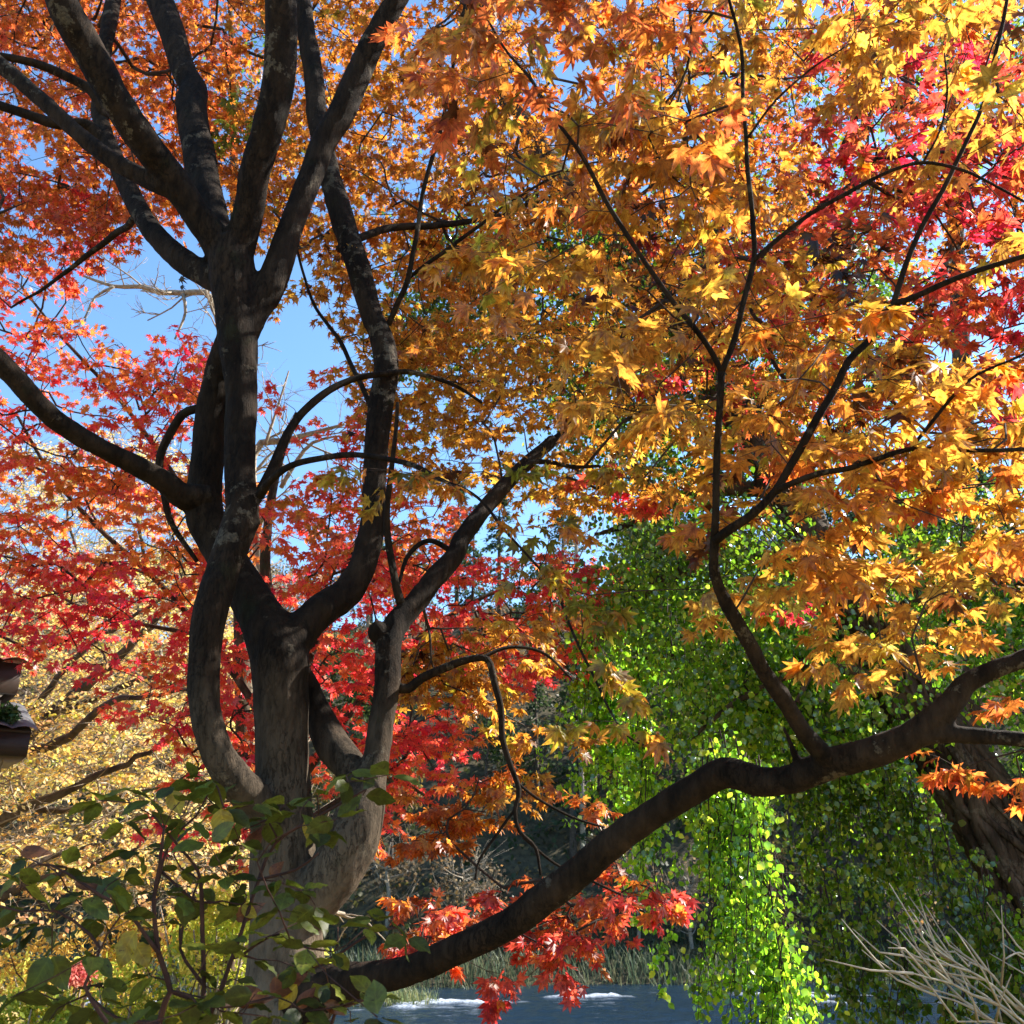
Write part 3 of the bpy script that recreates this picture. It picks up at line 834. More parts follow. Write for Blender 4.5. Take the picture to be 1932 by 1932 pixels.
# ================================================================== HOUSE at the left edge: two tiled eaves
def box(bm_v, bm_f, x0, x1, y0, y1, z0, z1):
    b = len(bm_v)
    bm_v += [(x0, y0, z0), (x1, y0, z0), (x1, y1, z0), (x0, y1, z0), (x0, y0, z1), (x1, y0, z1), (x1, y1, z1), (x0, y1, z1)]
    bm_f += [[b, b + 3, b + 2, b + 1], [b + 4, b + 5, b + 6, b + 7], [b, b + 1, b + 5, b + 4], [b + 1, b + 2, b + 6, b + 5], [b + 2, b + 3, b + 7, b + 6], [b + 3, b, b + 4, b + 7]]
def boxes(name, lst, mat, parent):
    v, f = [], []
    for q in lst: box(v, f, *q)
    return link(name, mesh_from(name, v, f, 4, mat), parent)
def house():
    M_TILE = plain_material("red_roof_tile", (.20, .05, .035), (.34, .10, .06), 14, rough=.6)
    M_FASCIA = plain_material("brown_painted_board", (.022, .014, .011), (.04, .026, .02), 8, rough=.5)
    M_WALL = plain_material("cream_render", (.50, .46, .38), (.60, .55, .46), 5)
    M_SOFFIT = plain_material("pale_soffit_board", (.42, .38, .32), (.5, .46, .4), 6)
    M_GLASS = plain_material("dark_window_glass", (.02, .025, .03), (.03, .035, .04), 2, rough=.08, spec=.6)
    Yh = 7.0
    ec = P(40, 1268, Yh); lc = P(20, 1386, Yh - .2)
    xr, ze, zl = ec[0], ec[2], lc[2]
    g = float(height(xr - 2, Yh + 2))
    t = thing("house", (xr, Yh, g), "tile-roofed house with dark brown eaves peeking in beside the yellow trees", "house")
    xw = xr - .75
    boxes("wall", [(xw - 6, xw, Yh + .7, Yh + 6.5, g - .6, ze - .12)], M_WALL, t)
    boxes("soffit", [(xr - 8, xr - .06, Yh + .06, Yh + 7.2, ze - .13, ze - .09)], M_SOFFIT, t)
    boxes("fascia", [(xr - 8, xr, Yh, Yh + .06, ze - .16, ze + .06), (xr - .06, xr, Yh + .06, Yh + 7.2, ze - .16, ze + .06)], M_FASCIA, t)
    # roof: two pitches of round tiles
    v, f = [], []
    n = 46; rows = 14
    for sgn in (0, 1):
        for i in range(n * 4 + 1):
            for j in range(rows * 2 + 1):
                u = j / (rows * 2); x = xr - 8 + 8.04 * i / (n * 4)
                y = (Yh - .04) + 3.64 * u if sgn == 0 else (Yh + 7.24) - 3.64 * u
                z = ze + .07 + .66 * u + .028 * abs(math.sin(math.pi * i / 4)) - .02 * (j % 2)
                v.append((x, y, z))
    w = rows * 2 + 1
    for sgn in (0, 1):
        o = sgn * (n * 4 + 1) * w
        for i in range(n * 4):
            for j in range(rows * 2):
                q = [o + i * w + j, o + (i + 1) * w + j, o + (i + 1) * w + j + 1, o + i * w + j + 1]
                f.append(q if sgn == 0 else q[::-1])
    ro = link("roof", mesh_from("roof", v, f, 4, M_TILE), t)
    tb = Tubes(); tb.add([(xr - 8.05, Yh + 3.6, ze + .77), (xr + .05, Yh + 3.6, ze + .77)], [.11, .11], 10)
    link("ridge_tile", tb.mesh("ridge_tile", M_TILE), ro)
    boxes("gable_board", [(xr - .3, xr - .12, Yh + .7, Yh + 6.5, ze + .06, ze + .15), (xr - .3, xr - .12, Yh + 1.5, Yh + 5.7, ze + .15, ze + .3), (xr - .3, xr - .12, Yh + 2.4, Yh + 4.8, ze + .3, ze + .46)], M_WALL, t)
    # lower lean-to eave
    le = boxes("porch_eave", [(lc[0] - 5, lc[0], Yh - .2, Yh + .70, zl - .14, zl + .02)], M_FASCIA, t)
    v, f = [], []
    for i in range(121):
        for j in range(7):
            v.append((lc[0] - 5.02 + 5.06 * i / 120, Yh - .24 + .92 * j / 6, zl + .04 + .30 * j / 6 + .024 * abs(math.sin(math.pi * i / 4))))
    for i in range(120):
        for j in range(6): f.append([i * 7 + j, (i + 1) * 7 + j, (i + 1) * 7 + j + 1, i * 7 + j + 1])
    wx0, wx1, wy0, wy1 = lc[0] - 5, lc[0], Yh - .2, Yh + .68
    wv = [(wx0, wy0, zl + .022), (wx1, wy0, zl + .022), (wx1, wy1, zl + .022), (wx0, wy1, zl + .022), (wx0, wy0, zl + .045), (wx1, wy0, zl + .045), (wx1, wy1, zl + .325), (wx0, wy1, zl + .325)]
    link("porch_gable", mesh_from("porch_gable", wv, [[0, 3, 2, 1], [4, 5, 6, 7], [0, 1, 5, 4], [1, 2, 6, 5], [2, 3, 7, 6], [3, 0, 4, 7]], 4, M_FASCIA), t)
    link("porch_roof", mesh_from("porch_roof", v, f, 4, plain_material("grey_tile", (.05, .05, .055), (.11, .11, .115), 12, rough=.6)), t)
    for dx in (-1.6, -3.6):
        w_ = boxes("window", [(xw + dx - .55, xw + dx + .55, Yh + .655, Yh + .697, g + .8, g + 1.9)], M_GLASS, t)
        boxes("window_frame", [(xw + dx - .62, xw + dx - .55, Yh + .64, Yh + .699, g + .73, g + 1.97), (xw + dx + .55, xw + dx + .62, Yh + .64, Yh + .699, g + .73, g + 1.97),
                               (xw + dx - .55, xw + dx + .55, Yh + .64, Yh + .699, g + 1.9, g + 1.97), (xw + dx - .55, xw + dx + .55, Yh + .64, Yh + .699, g + .73, g + .8), (xw + dx - .02, xw + dx + .02, Yh + .64, Yh + .653, g + .8, g + 1.9)], M_FASCIA, w_)
    t.rotation_euler = (0, 0, R(34))
house()

# ================================================================== YELLOW WOODS on the left bank
def px_path(pts, Y0, Y1=None):
    """[(x, y, width px)] with depth running Y0..Y1 -> points, radii"""
    if Y1 is None: Y1 = Y0
    n = len(pts); o = []; r = []
    for i, p in enumerate(pts):
        Y = p[3] if len(p) > 3 else Y0 + (Y1 - Y0) * i / max(1, n - 1)
        o.append(P(p[0], p[1], Y)); r.append(p[2] * .5 * PXM(p[0], p[1], Y))
    return np.array(o), np.array(r)

def yellow_tree(label, Y, paths, zones, pal, leaf=.052, bare=10):
    base, _ = px_path(paths[0][:1], Y)
    base = base[0]
    gz = float(height(base[0], Y))
    t = thing("yellow_tree", (base[0], base[1], gz), label, "tree", "yellow trees leaning over the left bank")
    tb = Tubes(); gw = Grower()
    for k, p in enumerate(paths):
        pts, rad = px_path(p, Y, Y + rng.uniform(-1.2, .8))
        if k == 0:
            pts = np.concatenate([[[pts[0][0] - .6, pts[0][1], gz - .3]], pts]); rad = np.concatenate([[rad[0] * 1.25], rad])
        q, r = catmull(pts, rad, .12)
        q = q + rng.normal(0, .012, q.shape)
        tb.add(q, r, 8, lump=.12, seed=k)
        gw.skeleton(pts, rad, .2)
    link("trunk", tb.mesh("trunk", M_FARBARK), t)
    lv = Leaves(DIAMOND); tw = Tubes()
    T = []
    for poly, y0, y1, cov in zones:
        T += zone_targets(poly, y0, y1, cov * 3.3, leaf, 19)
    T = [q for q in T if q[0][2] > height(q[0][0], q[0][1]) + .15]
    D = gw.grow([q[0] for q in T], step=.3, wob=.04)
    for (q, x, y), d in zip(T, D):
        d = unit(d + np.array([.5, -.1, .1]))
        spray(lv, tw, q, d, pal, leaf, .26, .7, .4, 3, .0014)
        for b in range(1):                                        # bare pale twigs sweeping up to the right
            a = q + rng.normal(0, .15, 3); L = rng.uniform(.3, .9)
            u = unit(np.array([rng.uniform(.3, 1), rng.normal(0, .5), rng.uniform(-.2, .7)]))
            tw.add([a, a + u * L * .5 + rng.normal(0, .04, 3), a + u * L + rng.normal(0, .06, 3)], [.005, .0035, .002], 3)
    gw.tubes(tw, .0021, .47, 4, .05)
    tag(link("fine_twigs", tw.mesh("fine_twigs", M_PALETWIG), t), kind="stuff")
    tag(link("crown", lv.mesh("crown", M_FARLEAF), t), kind=None)
    return t
YP = [(5, S(252, 222, 132), S(252, 216, 124)), (3, S(244, 196, 100), S(240, 190, 96)), (2, S(254, 236, 190), S(252, 230, 176)), (1.5, S(226, 184, 130), S(220, 172, 120)), (.7, S(206, 206, 80), S(206, 206, 80))]
YB = [(4, S(240, 204, 144), S(240, 200, 140)), (3, S(246, 212, 130), S(246, 210, 124)), (2, S(224, 180, 136), S(220, 172, 126)), (1.5, S(196, 190, 90), S(190, 190, 90))]
yellow_tree("big leaning tree with yellow leaves and dark trunk beside the house eaves", 11.0,
            [[(-60, 1500, 34), (20, 1420, 30), (110, 1335, 24), (190, 1270, 20), (270, 1195, 15), (340, 1120, 10), (420, 1050, 5)],
             [(110, 1335, 20), (150, 1330, 15), (240, 1290, 11), (330, 1270, 8), (430, 1225, 4)],
             [(20, 1420, 18), (60, 1340, 15), (110, 1280, 12), (170, 1215, 10), (260, 1160, 7), (370, 1090, 4)]],
            [([(-120, 1100), (200, 1080), (480, 1080), (490, 1330), (300, 1400), (-120, 1420)], 10, 13.5, 1.0)], YP)
yellow_tree("second leaning yellow tree, its pale lower branches sweeping right below the eaves", 9.5,
            [[(-80, 1640, 26), (0, 1550, 22), (60, 1520, 17), (150, 1480, 14), (260, 1430, 10), (350, 1380, 5)],
             [(60, 1520, 14), (140, 1530, 10), (230, 1500, 8), (330, 1480, 4)],
             [(60, 1420, 20), (130, 1390, 17), (200, 1330, 13), (300, 1310, 8), (420, 1290, 4)]],
            [([(-120, 1370), (330, 1370), (500, 1420), (500, 1560), (240, 1640), (-120, 1640)], 8.5, 12, 1.0)], YP)
yellow_tree("low golden-brown tree whose sparse branches reach over the bottom-left shrubs", 8.4,
            [[(-90, 1760, 22), (-10, 1700, 17), (60, 1665, 13), (140, 1640, 10), (260, 1600, 6)],
             [(-10, 1700, 12), (70, 1625, 10), (150, 1600, 7), (270, 1560, 4)]],
            [([(-120, 1580), (480, 1540), (470, 1680), (260, 1730), (-120, 1740)], 7.5, 10.5, .95)], YB)
yellow_tree("tall tan-leaved tree standing farthest back behind the red maple", 16.0,
            [[(240, 1560, 16), (260, 1420, 14), (240, 1250, 11), (270, 1080, 8), (250, 900, 5)],
             [(255, 1350, 9), (330, 1230, 7), (390, 1100, 4)], [(245, 1200, 8), (150, 1050, 6), (110, 900, 3)]],
            [([(-120, 850), (300, 820), (480, 1000), (520, 1500), (-120, 1500)], 14.5, 18, .9)], YB, leaf=.055)

# ================================================================== SHRUBS on the sunlit left bank
def bank_shrub(name, label, x, y, Y, wpx, hpx, cols, size=.05, n=1500, grp=None):
    c = P(x, y, Y); m = PXM(x, y, Y)
    gz = float(height(c[0], c[1]))
    t = thing(name, (c[0], c[1], gz), label, "shrub", grp)
    rx = wpx * .5 * m; rz = hpx * .5 * m
    tb = Tubes()
    for i in range(16):
        e = c + rng.normal(0, .42, 3) * np.array([rx, rx, rz])
        tb.add(*catmull([(c[0] + rng.normal(0, .1), c[1] + rng.normal(0, .1), gz - .1), (c + e) / 2 + np.array([0, 0, -(c[2] - gz) * .4]), e], [.02, .012, .004], .2), sides=4)
    link("stem", tb.mesh("stem", M_PALETWIG), t)
    lv = Leaves(SLIM)
    blob_leaves(lv, c, (rx, rx * .9, rz), n, size, cols, lobes=22, seed=int(x * 7 + y), shell=.1, upbias=.6)
    link("crown", lv.mesh("crown", M_FARLEAF), t)
YG = [S(206, 206, 84), S(180, 192, 76), S(224, 206, 104), S(150, 170, 64)]
YO = [S(224, 190, 100), S(206, 170, 90), S(200, 200, 96), S(186, 150, 80)]
for a in (("yellow-green feathery shrub behind the foreground leaves, nearest the maple trunk", 420, 1790, 7.0, 240, 260, YG, .05, 3200),
          ("bright lime-yellow shrub at the bottom left corner", 50, 1930, 6.4, 210, 150, YG, .045, 2200),
          ("buff-yellow shrub spreading above the lime shrub at bottom left", 110, 1835, 8.2, 330, 130, YO, .05, 2600),
          ("golden-green shrub low between the corner shrub and the foreground leaves", 250, 1890, 6.8, 240, 150, YG, .05, 2400),
          ("yellowish shrub against the base of the sparse golden-brown tree", 260, 1770, 9.0, 220, 130, YO, .05, 2000),
          ("lime shrub half hidden right behind the maple trunk base", 560, 1800, 7.6, 160, 200, YG, .05, 1500)):
    bank_shrub("bank_shrub", *a, grp="yellow-green shrubs on the left bank")
bank_shrub("pink_shrub", "low pinkish-red shrub among the yellow shrubs at lower left", 140, 1838, 7.6, 90, 36, [S(214, 120, 116), S(200, 96, 100), S(226, 150, 136)], .04, 900)
bank_shrub("dark_shrub", "dark green leafy shrub below the house eaves at the left edge", -6, 1350, 6.9, 80, 50, [S(60, 92, 44), S(84, 120, 60), S(50, 76, 40)], .05, 900)

# ================================================================== MAPLES
def maple_crown(gw, tw, zones, leaf_default, holes, shape, per=19, boost=2.4):
    """zones: (outline, near, far, cover, palette, tilt, droop, leaf, reach)"""
    lv = Leaves(shape)
    T, meta = [], []
    for z in zones:
        poly, y0, y1, cov, pal, tilt, droop, leaf, reach = z
        for q in zone_targets(poly, y0, y1, cov * boost, leaf, per, holes):
            T.append(q[0]); meta.append((pal, tilt, droop, leaf, reach))
    D = gw.grow(T, step=.12, wob=.008)
    for q, d, (pal, tilt, droop, leaf, reach) in zip(T, D, meta):
        spray(lv, tw, q, d, PAL[pal], leaf, reach, tilt, droop)
    return lv

# ---- red maple behind
SKY_HOLES = [(285, 545, 155, 110, .92), (560, 660, 105, 90, .88), (590, 790, 110, 90, .86), (545, 860, 80, 80, .94), (470, 690, 40, 200, .8), (700, 690, 60, 50, .5), (60, 290, 55, 60, .8), (60, 430, 70, 45, .7), (40, 600, 50, 30, .5), (130, 740, 60, 40, .5), (430, 120, 40, 40, .5), (1150, 1010, 95, 50, .9), (460, 60, 30, 40, .5)]
def red_maple():
    Y = 6.6
    b = P(575, 1700, Y); g = float(height(b[0], Y))
    t = thing("red_maple_tree", (b[0], b[1], g), "scarlet and crimson maple glowing in the sun directly behind the dark forked trunk", "tree")
    tb = Tubes(); gw = Grower()
    paths = [[(572, 1900, 40), (575, 1700, 36), (560, 1500, 34), (545, 1350, 32), (520, 1200, 26), (500, 1060, 20), (520, 900, 14), (560, 780, 9)],
             [(555, 1450, 22), (480, 1330, 16), (390, 1200, 13), (290, 1090, 11), (190, 1000, 9), (100, 900, 7), (30, 780, 5)],
             [(390, 1200, 9), (280, 1180, 8), (160, 1150, 6), (60, 1090, 5), (-60, 1040, 4)],
             [(520, 1200, 14), (420, 1050, 12), (330, 900, 10), (230, 760, 8), (120, 640, 6), (40, 540, 4)],
             [(560, 1480, 20), (650, 1360, 15), (740, 1250, 12), (850, 1160, 9), (980, 1100, 7), (1100, 1080, 4)],
             [(565, 1560, 16), (660, 1500, 12), (740, 1470, 8), (800, 1500, 5)],
             [(545, 1350, 16), (620, 1150, 13), (680, 1010, 10), (720, 900, 7), (760, 800, 4)],
             [(560, 1500, 16), (470, 1430, 11), (400, 1440, 7), (340, 1470, 4)]]
    offs = [(0, .3), (0, .9), (.6, 1.4), (0, 1.2), (.1, 1.2), (0, .4), (.1, .7), (0, -.4)]
    for k, p in enumerate(paths):
        pts, rad = px_path(p, Y + offs[k][0], Y + offs[k][1])
        if k == 0:
            pts = np.concatenate([[[pts[0][0], pts[0][1], g - .2]], pts]); rad = np.concatenate([[rad[0] * 1.2], rad])
        q, r = catmull(pts, rad, .1)
        tb.add(q, r, 9, lump=.1, seed=k)
        gw.skeleton(pts, rad, .2)
    link("trunk", tb.mesh("trunk", M_OLDBARK), t)
    tw = Tubes()
    z = [
        ([(-160, 440), (110, 440), (180, 560), (330, 620), (410, 690), (400, 880), (330, 960), (60, 900), (-160, 860)], 5.8, 8.0, 1.15, 'orangered', .75, .7, .050, .22),
        ([(-160, 820), (60, 840), (210, 880), (300, 960), (280, 1080), (-160, 1080)], 5.8, 8, .9, 'orange', .75, .7, .050, .22),
        ([(-160, 960), (150, 980), (260, 1080), (270, 1200), (200, 1260), (60, 1230), (-160, 1200)], 5.8, 7.8, 1.3, 'red', .75, .7, .050, .22),
        ([(120, 1080), (250, 1060), (270, 1220), (210, 1270), (90, 1230)], 5.8, 7.4, .9, 'crimson', .75, .7, .050, .22),
        ([(-150, 690), (60, 650), (110, 740), (60, 840), (-150, 900)], 5.8, 7.4, .9, 'red', .75, .7, .050, .22),
        ([(200, 560), (400, 560), (400, 720), (320, 760)], 5.8, 7.2, .5, 'red', .75, .7, .050, .22),
        ([(180, 900), (470, 880), (500, 1130), (320, 1120)], 5.8, 7.6, 1.1, 'orange', .75, .7, .050, .22),
        ([(330, 1080), (480, 1060), (480, 1500), (420, 1520), (330, 1370), (250, 1350), (240, 1290)], 5.8, 7.2, 1.5, 'red', .75, .7, .050, .22),
        ([(310, 1440), (480, 1480), (480, 1620), (330, 1570)], 5.8, 6.8, .8, 'red', .75, .7, .050, .22),
        ([(480, 880), (690, 860), (790, 880), (880, 1000), (820, 1080), (480, 1140)], 5.6, 7.4, 1.3, 'orangered', .75, .7, .050, .22),
        ([(480, 1090), (640, 1060), (900, 1040), (1140, 1070), (1160, 1180), (1050, 1280), (900, 1290), (860, 1420), (740, 1500), (720, 1650), (600, 1400), (480, 1250)], 5.8, 7.6, 1.6, 'red', .75, .7, .050, .22),
        ([(920, 1090), (1150, 1080), (1180, 1180), (1050, 1240), (930, 1200)], 6.4, 7.8, .8, 'orangered', .75, .7, .050, .22),
        ([(480, 700), (580, 640), (720, 740), (760, 860), (600, 900), (470, 860)], 5.6, 7.2, .55, 'orangered', .75, .7, .050, .22),
        ([(700, 1400), (860, 1380), (880, 1480), (800, 1560), (720, 1640)], 5.8, 6.8, .8, 'orangered', .75, .7, .050, .22),
    ]
    lv = maple_crown(gw, tw, z, .038, SKY_HOLES, MAPLE_LO, boost=2.0)
    gw.tubes(tw, .0026, .45, 4, .03)
    tag(link("fine_twigs", tw.mesh("fine_twigs", M_TWIG), t), kind="stuff")
    link("crown", lv.mesh("crown", M_REDLEAF), t)
red_maple()

# ---- crimson maple at the upper right, its trunk outside the picture
def right_red_maple():
    b = np.array([4.9, 5.2, 0.0]); g = float(height(b[0], b[1]))
    t = thing("red_maple_tree", (b[0], b[1], g), "bright red maple boughs reaching in at the upper right behind the large yellow leaves", "tree")
    tb = Tubes(); gw = Grower()
    trunk = [(4.9, 5.2, g - .2), (4.85, 5.2, 1.4), (4.6, 5.1, 2.6), (4.2, 5.0, 3.6), (3.6, 4.9, 4.6)]
    tb.add(*catmull(trunk, [.13, .11, .09, .07, .04], .12), sides=10, lump=.1)
    gw.skeleton(np.array(trunk), [.13, .11, .09, .07, .04], .2)
    for k, p in enumerate([[(2050, 560, 20), (1932, 480, 16), (1850, 420, 13), (1760, 340, 10), (1680, 240, 6)], [(2060, 700, 16), (1900, 640, 12), (1760, 600, 9), (1640, 560, 6)], [(1932, 480, 12), (1900, 300, 9), (1880, 150, 6)],
                           [(1640, 560, 8), (1500, 620, 7), (1400, 690, 6), (1300, 700, 4)], [(1400, 690, 5), (1300, 800, 4), (1200, 920, 4)]]):
        pts, rad = px_path(p, 4.6, 4.2)
        if k < 2: pts = np.concatenate([[trunk[2 + k]], pts]); rad = np.concatenate([[rad[0]], rad])
        tb.add(*catmull(pts, rad, .1), sides=7, lump=.08, seed=k); gw.skeleton(pts, rad, .2)
    link("trunk", tb.mesh("trunk", M_OLDBARK), t)
    tw = Tubes()
    z = [([(1560, 60), (2120, 60), (2120, 700), (1850, 660), (1620, 600), (1520, 480), (1640, 330)], 2.7, 4.4, 1.1, 'red', .7, .6, .056, .2),
         ([(1500, 440), (1650, 420), (1800, 620), (1700, 760), (1520, 680)], 2.8, 4.4, .9, 'orangered', .7, .6, .056, .2),
         ([(1215, 670), (1380, 640), (1400, 720), (1260, 760)], 3.8, 4.4, 1.0, 'crimson', .7, .6, .056, .16),
         ([(1140, 900), (1260, 900), (1260, 970), (1150, 970)], 4.0, 4.5, .8, 'red', .7, .6, .056, .16),
         ([(1470, 1110), (1580, 1120), (1570, 1170), (1480, 1160)], 4.0, 4.5, .7, 'crimson', .7, .6, .036, .12)]
    lv = maple_crown(gw, tw, z, .056, [], MAPLE_HI)
    gw.tubes(tw, .0024, .45, 4, .03)
    tag(link("fine_twigs", tw.mesh("fine_twigs", M_TWIG), t), kind="stuff")
    link("crown", lv.mesh("crown", M_MAPLE), t)
right_red_maple()

# ---- the old forked maple in front
def main_maple():
    g = 0.0
    b = P(545, 1816, 3.5)
    t = thing("maple_tree", (b[0], 3.5, g), "old forked maple with dark twisting stems, a long low limb and amber leaves", "tree")
    gw = Grower()
    body = Tubes()
    # trunk and stems: (x, y, width px, metres ahead)
    st = {}
    st['trunk'] = [(525, 2330, 235, 3.5), (528, 2140, 195, 3.5), (533, 1960, 172, 3.5), (541, 1816, 150, 3.5), (538, 1716, 130, 3.5), (534, 1616, 122, 3.5), (532, 1466, 104, 3.5), (531, 1380, 102, 3.5), (530, 1306, 106, 3.5), (528, 1250, 112, 3.5), (515, 1206, 104, 3.52), (482, 1146, 82, 3.55), (448, 1085, 72, 3.58), (412, 1026, 70, 3.6), (388, 975, 74, 3.6), (386, 925, 66, 3.6), (392, 850, 60, 3.58), (398, 775, 56, 3.56), (412, 700, 50, 3.52), (432, 640, 44, 3.48)]
    st['stem1'] = [(520, 1570, 70, 3.45), (478, 1508, 70, 3.36), (440, 1468, 68, 3.3), (404, 1406, 60, 3.26), (386, 1326, 58, 3.25), (387, 1226, 62, 3.26), (401, 1141, 66, 3.28), (425, 1066, 65, 3.32), (448, 1000, 66, 3.36), (457, 960, 62, 3.38), (453, 900, 58, 3.4), (453, 825, 58, 3.42), (455, 750, 60, 3.44), (449, 650, 72, 3.45), (443, 575, 76, 3.45), (437, 510, 86, 3.45), (432, 465, 84, 3.45)]
    st['limb_a'] = [(436, 500, 60, 3.45), (412, 462, 60, 3.43), (370, 405, 56, 3.38), (320, 330, 56, 3.3), (272, 268, 60, 3.2), (220, 192, 60, 3.1), (170, 100, 61, 3.0), (125, 22, 62, 2.9), (96, -60, 60, 2.85), (60, -160, 54, 2.8)]
    st['limb_a2'] = [(335, 365, 34, 3.32), (300, 348, 38, 3.32), (258, 328, 34, 3.34), (200, 294, 33, 3.36), (145, 250, 31, 3.38), (85, 195, 30, 3.4), (35, 150, 30, 3.42), (-5, 118, 32, 3.44), (-80, 60, 28, 3.46)]
    st['limb_b'] = [(420, 480, 64, 3.52), (401, 425, 66, 3.58), (385, 350, 62, 3.66), (373, 275, 60, 3.75), (361, 200, 58, 3.84), (366, 170, 50, 3.88), (345, 130, 48, 3.92), (325, 62, 48, 4.0), (298, -10, 50, 4.1), (276, -90, 46, 4.2)]
    st['limb_c'] = [(440, 500, 64, 3.45), (452, 462, 62, 3.43), (469, 400, 57, 3.38), (480, 325, 56, 3.32), (503, 250, 60, 3.26), (523, 165, 60, 3.2), (530, 75, 60, 3.14), (530, -5, 62, 3.08), (536, -100, 58, 3.0)]
    st['limb_d'] = [(425, 535, 50, 3.5), (395, 522, 50, 3.55), (345, 492, 46, 3.62), (300, 450, 42, 3.7), (268, 406, 38, 3.8), (244, 360, 36, 3.9), (224, 315, 34, 3.98), (204, 270, 32, 4.05), (190, 225, 30, 4.12), (187, 190, 28, 4.2), (198, 90, 28, 4.35), (214, 0, 28, 4.5), (226, -80, 26, 4.6)]
    st['limb_e'] = [(462, 640, 46, 3.46), (480, 590, 55, 3.47), (508, 547, 56, 3.48), (531, 480, 52, 3.5), (555, 410, 47, 3.52), (584, 340, 45, 3.54), (609, 272, 48, 3.56), (645, 210, 52, 3.56), (680, 130, 48, 3.54), (711, 65, 45, 3.5), (748, -2, 40, 3.46), (800, -90, 36, 3.4)]
    st['stem3'] = [(532, 1260, 90, 3.5), (552, 1208, 80, 3.52), (585, 1170, 66, 3.56), (612, 1146, 64, 3.6), (650, 1122, 58, 3.64), (681, 1078, 53, 3.68), (698, 1016, 49, 3.72), (705, 966, 46, 3.74), (706, 925, 45, 3.76), (710, 850, 46, 3.78), (717, 775, 48, 3.8), (728, 700, 48, 3.82), (720, 640, 46, 3.84), (700, 590, 43, 3.86), (675, 500, 46, 3.88), (650, 425, 46, 3.9), (628, 350, 42, 3.92), (612, 285, 38, 3.94), (598, 220, 38, 3.98), (592, 150, 38, 4.02), (580, 75, 36, 4.06), (568, -5, 35, 4.1), (556, -90, 32, 4.16)]
    st['stem4'] = [(560, 1740, 90, 3.48), (592, 1700, 96, 3.45), (630, 1648, 104, 3.42), (662, 1586, 108, 3.42), (684, 1520, 86, 3.44), (700, 1462, 58, 3.48), (711, 1425, 50, 3.5), (720, 1366, 49, 3.52), (730, 1291, 50, 3.55), (733, 1222, 50, 3.58), (748, 1178, 48, 3.62), (782, 1140, 42, 3.68), (820, 1091, 41, 3.75), (855, 1051, 38, 3.82), (872, 1016, 35, 3.88), (902, 976, 32, 3.96), (942, 928, 30, 4.05), (988, 880, 28, 4.15), (1045, 830, 24, 4.25)]
    st['stem4b'] = [(690, 1500, 60, 3.5), (662, 1448, 66, 3.56), (625, 1402, 66, 3.62), (596, 1340, 54, 3.66), (572, 1280, 44, 3.66), (545, 1235, 40, 3.62)]
    st['foot'] = [(533, 1990, 140, 3.46), (560, 1915, 116, 3.43), (610, 1868, 90, 3.4)]
    for k, (nm, p) in enumerate(st.items()):
        pts, rad = px_path(p, 3.5)
        q, r = catmull(pts, rad, .035)
        body.add(q, r, 18 if r.max() > .03 else 12, lump=.075, seed=k * 3.1)
        gw.skeleton(pts, rad, .05)
    # knots and burls
    for (x, y, Y, w) in ( (372, 172, 3.86, 30), (606, 1152, 3.56, 52), (476, 985, 3.37, 32), (712, 1192, 3.57, 40), (348, 940, 3.58, 44), (430, 470, 3.42, 60), (520, 1250, 3.43, 44)):
        c = P(x, y, Y); r = w * .5 * PXM(x, y, Y)
        s = np.array([0, 0, r * 1.1])
        body.add([c - s, c - s * .8, c - s * .4, c, c + s * .4, c + s * .8, c + s], [r * .2, r * .62, r * .93, r, r * .93, r * .62, r * .2], 14, lump=.12, seed=x)
    # root flare
    for k in range(7):
        a = k * .9 + .3; c = P(525, 2330, 3.5)
        body.add(*catmull([(c[0] + .06 * math.cos(a), 3.5 + .06 * math.sin(a), .5), (c[0] + .2 * math.cos(a), 3.5 + .2 * math.sin(a), .14), (c[0] + .55 * math.cos(a), 3.5 + .55 * math.sin(a), -.06)], [.1, .085, .03], .05), sides=10, lump=.1)
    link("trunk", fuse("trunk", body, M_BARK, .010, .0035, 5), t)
    # left bough
    lb = Tubes()
    p = [(392, 940, 58, 3.58), (345, 936, 50, 3.52), (310, 908, 43, 3.45), (250, 874, 39, 3.36), (190, 845, 38, 3.28), (126, 808, 39, 3.2), (75, 765, 40, 3.12), (30, 715, 41, 3.05), (-8, 676, 42, 3.0), (-90, 600, 40, 2.92), (-200, 470, 36, 2.9)]
    pts, rad = px_path(p, 3.5); q, r = catmull(pts, rad, .035); lb.add(q, r, 16, lump=.07, seed=77); gw.skeleton(pts, rad, .05)
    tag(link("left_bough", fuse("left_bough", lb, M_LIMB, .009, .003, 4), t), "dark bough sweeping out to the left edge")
    # long low limb to the right with its forks
    ll = Tubes()
